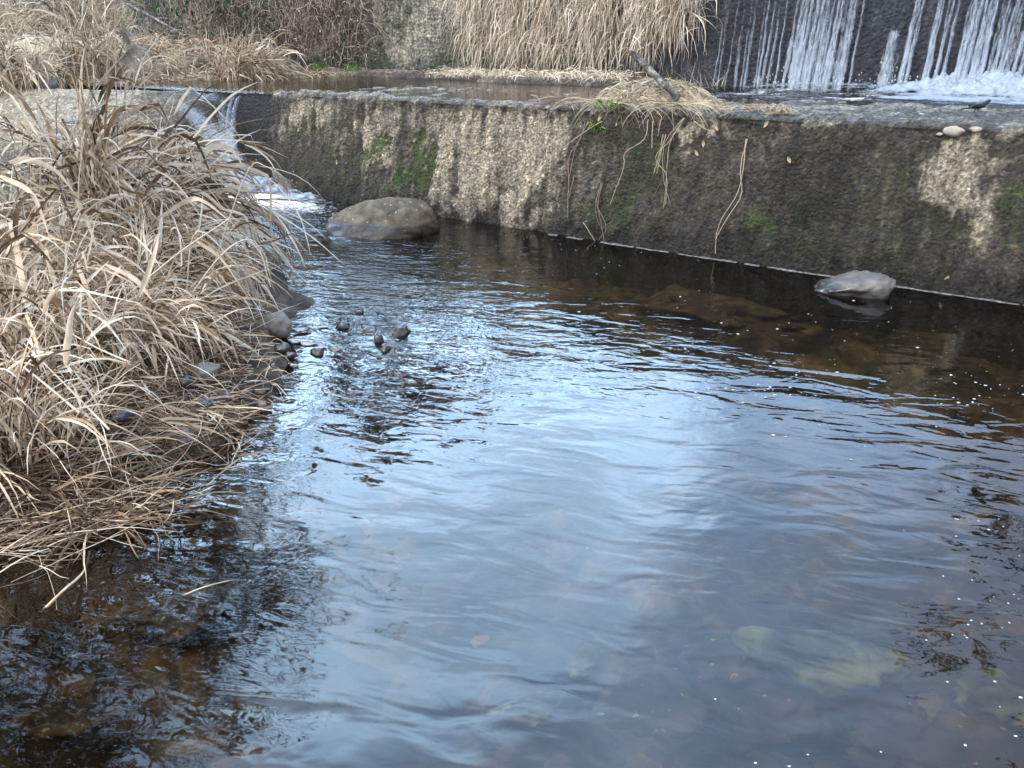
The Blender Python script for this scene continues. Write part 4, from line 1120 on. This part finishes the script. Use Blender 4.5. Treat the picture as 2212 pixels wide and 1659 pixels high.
P, D = paths(rt, np.stack([np.cos(an), np.sin(an), r3.uniform(-.1, .35, n_)], 1), r3.uniform(.12, .45, n_), np.full(n_, .5), 7, .07, .2, r3)
P[..., 2] = np.maximum(P[..., 2], .002)
mesh_np('fine_stems', *tubes(P, D, r3.uniform(.001, .0026, n_), 4), M['straw'], tr)['kind'] = 'stuff'

# floating leaves by the shore stones
r4 = np.random.default_rng(5)
for i, (px, py, sz, lab) in enumerate([(652, 715, .10, 'wet leaf floating nearest the pale brown shore stone'), (640, 738, .07, 'curled leaf floating just left of the brown pebble'), (668, 742, .09, 'pinkish leaf floating behind the brown pebble'),
                                      (695, 748, .06, 'narrow leaf floating right of the brown pebble'), (725, 762, .06, 'small bright leaf alone on the water right of the others'), (600, 772, .08, 'leaf stuck against the straw edge'), (700, 705, .07, 'pale leaf floating furthest from the shore straw'), (626, 768, .08, 'shiny leaf floating nearest the camera by the straw')]):
    c = on_z(px, py, .006)
    u = np.linspace(-1, 1, 9); v = np.linspace(-1, 1, 5)
    U_, V_ = np.meshgrid(u, v, indexing='ij')
    wv = (1 - np.abs(U_) ** 1.8) * .42
    a0 = r4.uniform(-.6, .6)
    sz *= .55
    x = U_ * sz; y = V_ * wv * sz * 1.5; z = .007 * U_ ** 2 + .012 * np.abs(V_) * r4.uniform(-.1, 1) + .004 * r4.random()
    Vv = np.stack([x * math.cos(a0) - y * math.sin(a0), x * math.sin(a0) + y * math.cos(a0), z], -1) + c
    o = mesh_np('floating_leaf', Vv, grid_faces(9, 5), M['wetleaf'], None, origin=c)
    tag(o, lab, 'leaf', 'leaves floating by the shore stones')

# ------------------------------------------------------------------ things on and over the weir
# straw mound
mc = on_z(1425, 232, 1.08)
mound = empty('straw_mound', (mc[0], mc[1] + .2, 1.08), 'heap of bleached straw caught on top of the weir around a broken branch', 'straw heap')
r5 = np.random.default_rng(31)
def dome(n, r, cx, cy, ax, ay, h):
    an = r.random(n) * 2 * np.pi; q = np.sqrt(r.random(n))
    x = np.cos(an) * q; y = np.sin(an) * q
    z = h * (1 - q ** 2.4)
    return np.stack([cx + x * ax * U2[0] + y * ay * N2[0], cy + x * ax * U2[1] + y * ay * N2[1], 1.075 + z], 1), x, y
mcx, mcy = mound.location[0], mound.location[1]
V0, F0 = ICO[4]
core = V0 * (1 + .12 * fbm(V0 * 2, 3))[:, None]
core = np.stack([mcx + core[:, 0] * .56 * U2[0] + core[:, 1] * .32 * N2[0], mcy + core[:, 0] * .56 * U2[1] + core[:, 1] * .32 * N2[1], 1.05 + core[:, 2] * .19], 1)
mesh_np('core', core, F0, M['litter'], mound)
a = Acc()
n_ = 2600
rt, qx, qy = dome(n_, r5, mcx, mcy, .62, .38, .225)
an = r5.normal(size=n_) * .9 + r5.choice([0, math.pi], n_) + r5.uniform(-.5, .5, n_)
d0 = np.stack([np.cos(an) * U2[0] + np.sin(an) * N2[0], np.cos(an) * U2[1] + np.sin(an) * N2[1], r5.uniform(-.5, .45, n_)], 1)
P, D = paths(rt, d0, r5.uniform(.06, .22, n_), r5.uniform(.2, 1.4, n_), 5, .12, .2, r5)
P[..., 2] = np.maximum(P[..., 2], 1.085)
k = n_ // 2
a.add(ribbons(P[:k], D[:k], r5.uniform(.004, .011, k), r5)).add(tubes(P[k:], D[k:], r5.uniform(.0015, .003, n_ - k), 4))
a.build('straws', M['mound'], mound)['kind'] = 'stuff'
# long straws spilling over its lip
a = Acc(); n_ = 420
rt = W(0, 0) + 0 * np.zeros((n_, 3))
ms, mt_ = ST(mcx, mcy)
s0 = ms + r5.normal(size=n_) * .38; t0 = BAT + r5.uniform(0.0, .22, n_)
rt = Wa(s0, t0, 1.10 + r5.random(n_) * .05)
an = r5.normal(size=n_) * .5 + r5.choice([0, math.pi], n_)
d0 = np.stack([np.cos(an) * U2[0] - .25 * N2[0], np.cos(an) * U2[1] - .25 * N2[1], r5.uniform(-.1, .2, n_)], 1)
P, D = paths(rt, d0, r5.uniform(.1, .4, n_), r5.uniform(.2, .9, n_), 6, .08, .2, r5)
a.add(tubes(P, D, r5.uniform(.0015, .0032, n_), 4))
a.build('fringe', M['mound'], mound)['kind'] = 'stuff'
# a few upright straws, green sprouts
n_ = 26
rt = Wa(ms + r5.uniform(-.1, .6, n_), mt_ + r5.uniform(-.1, .2, n_), 1.25 + 0 * r5.random(n_))
P, D = paths(rt, np.stack([r5.uniform(-.9, .9, n_), r5.normal(size=n_) * .3, r5.uniform(.5, 1.2, n_)], 1), r5.uniform(.1, .22, n_), np.full(n_, .1), 5, .05, .1, r5)
mesh_np('upright_straws', *tubes(P, D, np.full(n_, .0024), 4), M['mound'], mound)['kind'] = 'stuff'
for (px, py, n_) in [(1290, 268, 26), (1322, 226, 30)]:
    c = on_t(px, py, mt_ - .45 if py < 250 else BAT - .04)
    rt = c + r5.normal(size=(n_, 3)) * np.array([.05, .02, .02])
    P, D = paths(rt, r5.normal(size=(n_, 3)) * .7 + np.array([0, -.4, .7]), r5.uniform(.04, .12, n_), r5.uniform(.3, 1.2, n_), 5, .1, 0, r5)
    mesh_np('green_sprout', *ribbons(P, D, np.full(n_, .015), r5), M['sprout'], mound)
# branch stuck in the mound
pts = [on_t(1364, 112, mt_ - .30), on_t(1385, 134, mt_ - .32), on_t(1412, 160, mt_ - .34), on_t(1438, 185, mt_ - .35), on_t(1466, 212, mt_ - .34)]
P, D = spline(pts, 30)
V, Fc = tubes(P, D, np.array([.025]), 14, 1.15)
nn_ = fbm(V * np.array([9, 9, 9]) * 1.6, 4, .6)
cen = np.repeat(P[0], 14, 0)
V = cen + (V - cen) * (1 + .38 * nn_ + .22 * fbm(V * 40, 2))[:, None]
br = mesh_np('broken_branch', V, Fc, M['log'], None, origin=P[0, -1])
tag(br, 'weathered grey broken branch leaning out of the straw heap', 'branch')
capc = len(V)
import bmesh
bm = bmesh.new(); bm.from_mesh(br.data); bmesh.ops.holes_fill(bm, edges=[e for e in bm.edges if e.is_boundary], sides=0); bm.to_mesh(br.data); bm.free()
stb = mesh_np('stub', *tubes(*spline([P[0, 2], on_t(1352, 118, mt_ - .3)], 6), np.array([.008]), 6), M['log'])
stb.parent = br; stb.matrix_parent_inverse = br.matrix_world.inverted(); stb.location = -np.array(P[0, -1]) if False else (0, 0, 0)
stb.matrix_parent_inverse.identity(); stb.location = tuple(-P[0, -1])

# dangling stems on the weir face
dang = [
    ([(1270, 262), (1252, 300), (1238, 340), (1228, 400), (1226, 470)], 'pair of thin dark stems hanging left of the heap down the weir', 2),
    ([(1300, 262), (1262, 285), (1222, 315), (1205, 325)], 'pale straw slanting down left from the heap edge', 1),
    ([(1400, 258), (1392, 300), (1350, 330), (1348, 360), (1318, 440)], 'long kinked straw hanging below the heap centre', 1),
    ([(1478, 255), (1450, 300), (1442, 340), (1440, 380), (1434, 450)], 'bundle of pale straws hanging straight down from the heap', 5),
    ([(1410, 262), (1408, 320)], 'short straight pale straw hanging at the heap centre', 1),
    ([(1432, 290), (1425, 330), (1412, 375)], 'two crossed pale straws beside the hanging bundle', 2),
    ([(1500, 262), (1520, 276), (1542, 286)], 'pale straw slanting down right from the heap', 1),
    ([(1612, 300), (1606, 360), (1592, 420), (1560, 470), (1548, 505), (1545, 548)], 'long curved stem hanging down the weir to the water', 2),
    ([(1302, 395), (1292, 440), (1300, 490), (1305, 520)], 'tangle of rusty stems low on the weir left of the heap', 3),
    ([(1260, 480), (1285, 520)], 'short straw lying low against the weir near the waterline', 1),
    ([(1240, 380), (1228, 430)], 'short thin straw on the dark weir face at far left of the stems', 1),
]
r6 = np.random.default_rng(9)
for i, (ln, lab, k) in enumerate(dang):
    a = Acc()
    for j in range(k):
        pts = [on_face(x + r6.normal() * 4 * (j > 0) * (1 + q * .8), y * (1 if q < len(ln) - 1 else 1 - .05 * j * r6.random()), .035 + .02 * r6.random()) for q, (x, y) in enumerate(ln)]
        P, D = spline(pts, 16)
        P = P + .0018 * r6.normal(size=P.shape) * np.array([1, 0, .3])
        a.add(tubes(P, D, np.array([.0038 if k < 3 else .003]), 5, .6))
    p0 = on_face(*ln[0], .03)
    mt0 = 'vine' if 'dark' in lab or 'rusty' in lab else 'mound'
    tag(mesh_np('hanging_stem', np.concatenate(a.V), np.concatenate(a.F), M[mt0], None, origin=p0), lab, 'stem', 'stems hanging on the weir face')
# dead leaves stuck on the face
lf = [(1332, 268, 'tiny pale leaf just under the green sprout'), (1705, 345, 'orange narrow leaf on the wet part of the weir'), (1295, 255, 'brown leaf under the left edge of the heap'), (1655, 268, 'folded tan leaf on the weir edge'), (1505, 330, 'crumpled tan leaf on the weir right of the hanging bundle'), (1520, 310, 'small pinkish leaf above the crumpled tan leaf'), (1548, 275, 'tan leaf fragment near the top of the weir right of the heap'), (1990, 245, 'orange leaf lying on the ledge by the falls'), (1820, 243, 'tan leaf standing on the ledge left of the orange leaf'), (2045, 602, 'pale scrap low on the weir right of the grey stone'), (728, 350, 'pale straw chip on the weir above the brown boulder'), (645, 280, 'small pale leaf on the dark left end of the weir')]
for i, (px, py, lab) in enumerate(lf):
    c = on_face(px, py, .03) if py > 250 else on_z(px, py, 1.10)
    sz = .03 if 'tiny' not in lab else .018
    u = np.linspace(-1, 1, 7); v = np.linspace(-1, 1, 3)
    U_, V_ = np.meshgrid(u, v, indexing='ij'); wv = (1 - np.abs(U_) ** 2) * .38 + .02
    a0 = r6.uniform(.6, 2.4)
    x = U_ * sz; y = V_ * wv * sz
    up = np.array([0, -.2, 1]) if py > 250 else np.array([0, 1, .15])
    Vv = c + (x * math.cos(a0) - y * math.sin(a0))[..., None] * np.array([*U2, 0]) + (x * math.sin(a0) + y * math.cos(a0))[..., None] * up + (.25 * sz * np.abs(V_))[..., None] * np.array([-.55, -.83, 0])
    tag(mesh_np('dead_leaf', Vv, grid_faces(7, 3), M['dead_leaf'], None, origin=c), lab, 'leaf', 'dead leaves on the weir')
# small straw wads on the ledge
for i, (px, py, sw, lab) in enumerate([(1640, 238, .14, 'small brown wad of wet straw on the ledge right of the heap'), (1680, 244, .09, 'smallest wad of straw at the right end of the ledge litter')]):
    c = on_z(px, py, 1.09); n_ = 160
    rt = c + r6.normal(size=(n_, 3)) * np.array([sw * .6, sw * .3, .012]) + np.array([0, 0, .02])
    P, D = paths(rt, r6.normal(size=(n_, 3)) * np.array([1, .6, .5]), r6.uniform(.04, .13, n_), np.full(n_, .6), 5, .2, .2, r6)
    P[..., 2] = np.maximum(P[..., 2], 1.085)
    tag(mesh_np('straw_wad', *tubes(P, D, r6.uniform(.0015, .003, n_), 4), M['straw_far'], None, origin=c), lab, 'straw')
# the bird on the ledge by the falls
bc = on_z(2108, 246, 1.10)
def bird(c):
    sk = bpy.data.meshes.new('bird')
    pts = [(0, 0, .052, .020), (.032, 0, .058, .022), (.055, 0, .074, .013), (.070, 0, .086, .014), (.086, 0, .086, .004), (-.03, 0, .046, .014), (-.06, 0, .040, .006), (-.115, 0, .034, .005)]
    ed = [(0, 1), (1, 2), (2, 3), (3, 4), (0, 5), (5, 6), (6, 7)]
    for sgn in (-1, 1):
        k = len(pts)
        pts += [(.002, sgn * .010, .038, .007), (-.004, sgn * .012, .020, .0022), (.002, sgn * .012, .002, .002), (.018, sgn * .012, .001, .0014)]
        ed += [(0, k), (k, k + 1), (k + 1, k + 2), (k + 2, k + 3)]
    sk.from_pydata([p[:3] for p in pts], ed, [])
    o = bpy.data.objects.new('bird', sk); C.objects.link(o)
    m = o.modifiers.new('s', 'SKIN')
    for v, p in zip(sk.skin_vertices[0].data, pts): v.radius = (p[3], p[3])
    sk.skin_vertices[0].data[0].use_root = True
    o.modifiers.new('u', 'SUBSURF').levels = 2; o.modifiers['u'].render_levels = 2
    sk.materials.append(M['birdm'])
    o.location = c; o.rotation_euler = (0, 0, math.radians(12)); o.scale = (1.25, 1.25, 1.1)
    for sgn in (-1, 1):
        V0, F0 = ICO[3]
        V = V0 * np.array([.042, .006, .015]) + np.array([-.012, sgn * .019, .054])
        wg = mesh_np('wing', V, F0, M['birdm']); wg.parent = o
    V0, F0 = ICO[2]
    for sgn in (-1, 1):
        e = mesh_np('eye', V0 * .0025 + np.array([.074, sgn * .012, .089]), F0, M['dark_stone']); e.parent = o
    return o
m_, n_, l_ = NM('dark_plumage')
p_ = N(n_, 'BsdfPrincipled'); tcn = N(n_, 'TexCoord'); sx = N(n_, 'SeparateXYZ'); l_.new(tcn.outputs['Object'], sx.inputs[0])
rr_ = ramp(n_, [(0.0, (.25, .25, .26)), (0.04, (.012, .014, .018))])
nzz = noise(n_, l_, tcn.outputs['Object'], 60, 3)
l_.new(mth(n_, l_, 'ADD', mth(n_, l_, 'MULTIPLY', nzz, .05), mth(n_, l_, 'ADD', sx.outputs[2], -.015)), rr_.inputs[0]); l_.new(rr_.outputs[0], p_.inputs['Base Color']); p_.inputs['Roughness'].default_value = .6
oo = N(n_, 'OutputMaterial'); l_.new(p_.outputs[0], oo.inputs[0]); M['birdm'] = m_
tag(bird(tuple(bc)), 'small dark bird standing on the wet ledge in front of the white splash', 'bird')

# ------------------------------------------------------------------ hanging grass on the dam
def curtain(name, s0, s1, n, seed, zlo, label, mat='curtain'):
    r = np.random.default_rng(seed)
    o = empty(name, W((s0 + s1) / 2, TD - .1, 1.1), label, 'grass', 'grass hanging down the dam wall')
    cen_ = np.linspace(s0, s1, 9) + r.normal(size=9) * .05; s = np.clip(cen_[r.integers(0, 9, n)] + r.normal(size=n) * .055, s0 - .05, s1 + .1); z = zlo + (2.75 - zlo) * r.random(n) ** .8
    rt = Wa(s, TD - .02 - .12 * r.random(n), z)
    d0 = np.stack([-N2[0] * .5 + r.normal(size=n) * .35, -N2[1] * .5 + r.normal(size=n) * .2, r.uniform(-.6, .5, n)], 1)
    P, D = paths(rt, d0, r.uniform(.25, .75, n), r.uniform(.7, 2.4, n), 8, .17, .3, r)
    P[..., 2] = np.maximum(P[..., 2], 1.10 + .05 * r.random(n)[:, None])
    k = int(n * .7)
    Acc().add(ribbons(P[:k], D[:k], r.uniform(.006, .017, k), r)).build('leaves', M[mat], o)
    Acc().add(tubes(P[k:], D[k:], r.uniform(.002, .0035, n - k), 3)).build('stems', M[mat], o)
    return o
def sx_(px, py=100):
    p = on_t(px, py, TD); return ST(p[0], p[1])[0]
curtain('hanging_grass', sx_(1012), sx_(1140), 1250, 41, 1.35, 'leftmost curtain of dry grass hanging beside the mossy wall')
curtain('hanging_grass', sx_(1130), sx_(1290), 1400, 42, 1.35, 'middle curtain of dry grass hanging straight down the dam')
curtain('hanging_grass', sx_(1280), sx_(1420), 1050, 43, 1.45, 'curtain of dry grass hanging directly behind the broken branch')
curtain('hanging_grass', sx_(1400), sx_(1500), 900, 44, 1.75, 'rightmost curtain of dry grass, golden, ending next to the falls')
# fallen grass along the foot
r7 = np.random.default_rng(55); n_ = 1500
s0, s1 = sx_(990), sx_(1400)
s = r7.uniform(s0, s1, n_)
rt = Wa(s, TD - .15 - .85 * r7.random(n_) ** 1.4, 1.12 + .10 * r7.random(n_))
P, D = paths(rt, np.stack([r7.normal(size=n_), r7.normal(size=n_) - .3, r7.uniform(-.2, .6, n_)], 1), r7.uniform(.1, .35, n_), r7.uniform(.5, 1.6, n_), 6, .15, .2, r7)
P[..., 2] = np.maximum(P[..., 2], 1.06 + .08 * r7.random(n_)[:, None])
tag(Acc().add(ribbons(P, D, r7.uniform(.004, .012, n_), r7)).build('fallen_grass', M['curtain']), 'tangled fallen grass on the ledge under the hanging grass', 'grass', kind='stuff')

# ------------------------------------------------------------------ dead vines and ivy on the left of the dam
def vines(s0, s1, z0, z1, n, seed, label, leaf=None, mat='vine', tb=.35, ls=1.0):
    r = np.random.default_rng(seed)
    o = empty('vine_thicket', W((s0 + s1) / 2, TD - .2, 1.2), label, 'vines', 'vines growing over the dam wall')
    rt = Wa(r.uniform(s0, s1, n), TD - tb * r.random(n), z0 + (z1 - z0) * r.random(n) ** .7)
    P, D = paths(rt, r.normal(size=(n, 3)) * np.array([1, .5, 1]) + np.array([0, -.2, -.3]), r.uniform(.2, .9, n), r.uniform(.3, 1.6, n), 10, .30, .1, r)
    P[..., 2] = np.maximum(P[..., 2], 1.12)
    mesh_np('twigs', *tubes(P, D, r.uniform(.002, .009, n), 3), M[mat], o)
    k = n * 3
    i0 = r.integers(0, n, k); j = r.integers(2, 10, k)
    P2, D2 = paths(P[i0, j], r.normal(size=(k, 3)), r.uniform(.03, .08, k) * ls, r.uniform(.2, 1.2, k), 3, .25, 0, r)
    mesh_np('leaves', *ribbons(P2, D2, r.uniform(.008, .03, k) * ls, r, basew=.2), M[leaf or mat], o)
    return o
vines(sx_(620), sx_(820), 1.35, 2.75, 620, 61, 'purple brown dead vines hanging thickly down the mossy wall')
vines(sx_(340), sx_(640), 1.45, 2.75, 420, 62, 'dark vines with green ivy leaves beside the dead purple vines', 'ivy', ls=1.9)
vines(sx_(420), sx_(640), 1.3, 2.75, 260, 63, 'sparse brown vines on the wall above the straw bank')
# little green tufts at the wall foot
for (px, py, lab) in [(685, 148, 'bright green weed at the foot of the wall under the dead vines'), (760, 140, 'small green weed right of the bright green one')]:
    c = on_t(px, py, TD - .35); c[2] = 1.13; n_ = 70
    P, D = paths(c + r7.normal(size=(n_, 3)) * np.array([.08, .04, .01]), r7.normal(size=(n_, 3)) * .6 + np.array([0, 0, 1]), r7.uniform(.06, .2, n_), r7.uniform(.2, 1, n_), 5, .1, 0, r7)
    tag(mesh_np('green_weed', *ribbons(P, D, np.full(n_, .012), r7), M['sprout'], None, origin=c), lab, 'plant')

# ------------------------------------------------------------------ far left bank: reeds, straw, logs
GB = 'dry grass clumps on the far bank'
for i, (px, py, sp_, ns, hh_, lean, lab) in enumerate([
    (30, 138, .5, 110, 1.3, (.1, 0), 'tall golden grass at the top left corner around the tan boulder'),
    (185, 142, .40, 150, 1.6, (0, 0), 'tall upright golden grass right of the tan boulder'),
    (215, 165, .35, 80, .9, (.1, -.1), 'short golden grass in front of the dark hollow'),
    (300, 136, .5, 120, .7, (.3, 0), 'drooping brown grass above the dark hollow'),
    (420, 136, .5, 120, .6, (.3, -.1), 'flattened brown grass in the middle of the far bank'),
    (520, 160, .4, 140, .62, (.35, -.1), 'arching tuft at the right end of the far bank'),
    (20, 178, .35, 120, .55, (0, -.4), 'grass drooping into the water at the far left corner')]):
    c = on_z(px, py, 1.12)
    clumps[20 + i] = reed_clump(c[0], c[1], sp_, ns, hh_, lean, lab, GB, nleaf=8, mat='straw_far', droop=.7, wleaf=.016, seed=40 + i, name='grass_clump', zoff=max(gz(c[0], c[1]), 1.08), leafL=(.25, .6), stemr=.004)
r8 = np.random.default_rng(91); n_ = 8000
s = r8.uniform(-14.5, -7.3, n_) + 0; t = r8.uniform(.3, 5.0, n_)
s = np.where(t > 2.8, s + .5, s)
rt = Wa(s, t, 0)
rt[:, 2] = np.maximum(height(rt[:, 0], rt[:, 1]), 1.04) + .03
dd_ = rt[:, 1] * cp - (rt[:, 2] - CAM_H) * sp; pxx = 1106 + F * rt[:, 0] / dd_
kp = ~((pxx > -10) & (pxx < 200) & (rt[:, 1] < 12.6)) & ~((pxx > 345) & (pxx < 435) & (rt[:, 1] < 12.2)); rt = rt[kp]; n_ = len(rt)
P, D = paths(rt, np.stack([r8.normal(size=n_), r8.normal(size=n_), r8.uniform(0, .9, n_)], 1), r8.uniform(.15, .6, n_), r8.uniform(.5, 1.8, n_), 6, .15, .25, r8)
P[..., 2] = np.maximum(P[..., 2], 1.05)
tag(Acc().add(ribbons(P, D, r8.uniform(.006, .018, n_), r8)).build('straw_bank', M['straw_far']), 'matted brown straw and reeds covering the far left bank', 'straw', kind='stuff')
for i, (pts, rad, lab) in enumerate([([(480, 150), (540, 148), (600, 168)], .03, 'thin grey log at the water end of the far bank'), ([(275, 10), (330, 38), (400, 78)], .035, 'dark slanting branch leaning on the far bank behind the grass'),
                                   ([(300, 148), (320, 140), (345, 128)], .06, 'short thick log beside the dark hollow'), ([(420, 158), (500, 152), (560, 160)], .015, 'bleached stick lying along the far bank')]):
    pp = [on_t(x, y, 3.4 if i != 1 else 4.6) for x, y in pts]
    if i == 2: pp = [on_t(x, y, 2.6) for x, y in pts]
    P, D = spline(pp, 14)
    V, Fc = tubes(P, D, np.array([rad]), 8, .7)
    V = V + .12 * rad * fbm(V * 20, 3)[:, None]
    tag(mesh_np('driftwood', V, Fc, M['log'], None, origin=P[0, 0]), lab, 'log', 'driftwood on the far bank')

# ------------------------------------------------------------------ trees beside the pool (seen mirrored in it)
def tree(loc, h, lean, seed, label, leafmat, nleaf, aim, levels=4, name='bare_tree', leafw=.02, leafl=.06, keep=None, targets=()):
    r = np.random.default_rng(seed)
    o = empty(name, loc, label, 'tree')
    segs = []
    def grow(p, d, L, rad, lv):
        n = 6
        P = [p]; 
        for k in range(n):
            d = d + r.normal(size=3) * .13 + np.array([0, 0, .03]) + np.array(aim) * .05 * (lv > 0)
            d = d / np.linalg.norm(d)
            P.append(P[-1] + d * L / n)
        segs.append((np.array(P), rad, lv))
        if lv >= levels: return
        for c in range(3 if lv < 2 else 4):
            k = r.integers(2, n + 1)
            nd = d + r.normal(size=3) * .75; nd /= np.linalg.norm(nd)
            grow(P[k], nd, L * r.uniform(.5, .75), rad * .5, lv + 1)
    d0 = np.array([lean[0], lean[1], 1.0]); d0 /= np.linalg.norm(d0)
    grow(np.array(loc, float), d0, h * .55, .05 * h / 4, 0)
    for tg in targets:
        tk = segs[0][0]; z_s = min(max(2.0, tg[2] - .5), tk[-1][2])
        st = tk[np.argmin(np.abs(tk[:, 2] - z_s))]
        mid_ = (st + np.array(tg)) / 2 + np.array([0, 0, .25])
        Q, _ = spline([st, mid_, tg], 12); Q = Q[0] + r.normal(size=Q[0].shape) * .02
        segs.append((Q, .022, 1))
        for c in range(13):
            k = r.integers(4, 13); nd = (Q[k] - Q[k - 1]) / np.linalg.norm(Q[k] - Q[k - 1]) + r.normal(size=3) * .6
            grow(Q[k], nd / np.linalg.norm(nd), r.uniform(.3, .75), .010, 2)
    def ok(P): return keep is None or keep(P)
    a = Acc(); b = Acc()
    tips = []
    for P, rad, lv in segs:
        if lv > 0 and not ok(P): continue
        D = np.gradient(P, axis=0); D /= np.linalg.norm(D, axis=1)[:, None]
        (a if lv == 0 else b).add(tubes(P[None], D[None], np.array([max(rad, .003)]), 6 if lv < 3 else 4, .55))
        if lv >= levels - 1: tips.append(P)
    a.build('trunk', M['twig'], o); b.build('branches', M['twig'], o)
    if nleaf and tips:
        T = np.concatenate(tips)
        i0 = r.integers(0, len(T), nleaf)
        rt = T[i0] + r.normal(size=(nleaf, 3)) * .02
        P2, D2 = paths(rt, r.normal(size=(nleaf, 3)), r.uniform(.5, 1.3, nleaf) * leafl, r.uniform(.2, 1.2, nleaf), 3, .2, 0, r)
        mesh_np('foliage', *ribbons(P2, D2, r.uniform(.5, 1.2, nleaf) * leafw, r, basew=.15), M[leafmat], o)
    return o
def above(P):       # keep only the limbs that are clear of the view, as in the photograph
    d = P[:, 1] * cp - (P[:, 2] - CAM_H) * sp
    px = 1106 + F * P[:, 0] / np.maximum(d, .1)
    py = 829.5 - F * ((P[:, 1] * sp + (P[:, 2] - CAM_H) * cp)) / np.maximum(d, .1)
    return not np.any((px > -10) & (px < 2222) & (py > -10) & (py < 1669) & (d > .1))
def mirrored(px, py, z):
    p = on_z(px, py, 0); r = ray(px, py) * np.array([1, 1, -1])
    return p + r * (z / r[2])
tree((-3.9, 4.6, gz(-3.9, 4.6)), 5.2, (.25, -.05), 5, 'bare tree leaning over the left bank, seen only mirrored in the pool', 'brown_leaf', 5500, (.35, -.1, 0), keep=above, targets=[mirrored(600, 1290, 2.35), mirrored(500, 1250, 2.3), mirrored(520, 1080, 2.3), mirrored(420, 1150, 2.3), mirrored(640, 960, 2.4), mirrored(560, 1340, 2.6)])
tree((-4.3, 3.2, gz(-4.3, 3.2)), 5.0, (.35, .05), 8, 'twiggy bare tree nearest the camera on the left bank, mirrored at the lower left', 'brown_leaf', 6500, (.4, 0, 0), keep=above, targets=[mirrored(330, 1400, 2.4), mirrored(300, 1560, 2.6), mirrored(360, 1600, 2.7), mirrored(200, 1500, 2.5), mirrored(120, 1350, 2.3), mirrored(180, 1640, 2.8)])
tree((4.6, 2.9, gz(4.6, 2.9)), 5.0, (-.15, .1), 12, 'evergreen tree on the right bank mirrored along the right edge of the pool', 'evergreen', 9000, (-.1, .05, 0), name='evergreen_tree', leafw=.035, leafl=.09, keep=above)

for i, (s0, t0, h0, lean0, lab) in enumerate([(-9.6, 6.1, 5.4, (.05, 0), 'bare tree above the left end of the dam, mirrored behind the reeds'), (-7.6, 6.6, 5.0, (.1, 0), 'bare tree above the dead vines, mirrored by the row of small stones'),
                                              (-12.4, 6.0, 6.0, (0, 0), 'tallest bare tree above the far left bank, mirrored under the reeds'), (-6.4, 6.9, 4.4, (.1, 0), 'low bare shrub on top of the mossy wall')]):
    tree(tuple(W(s0, t0, 2.5)), h0, lean0, 30 + i, lab, 'brown_leaf', 16000, (0.05, 0, 0), keep=above, leafw=.05, leafl=.14)
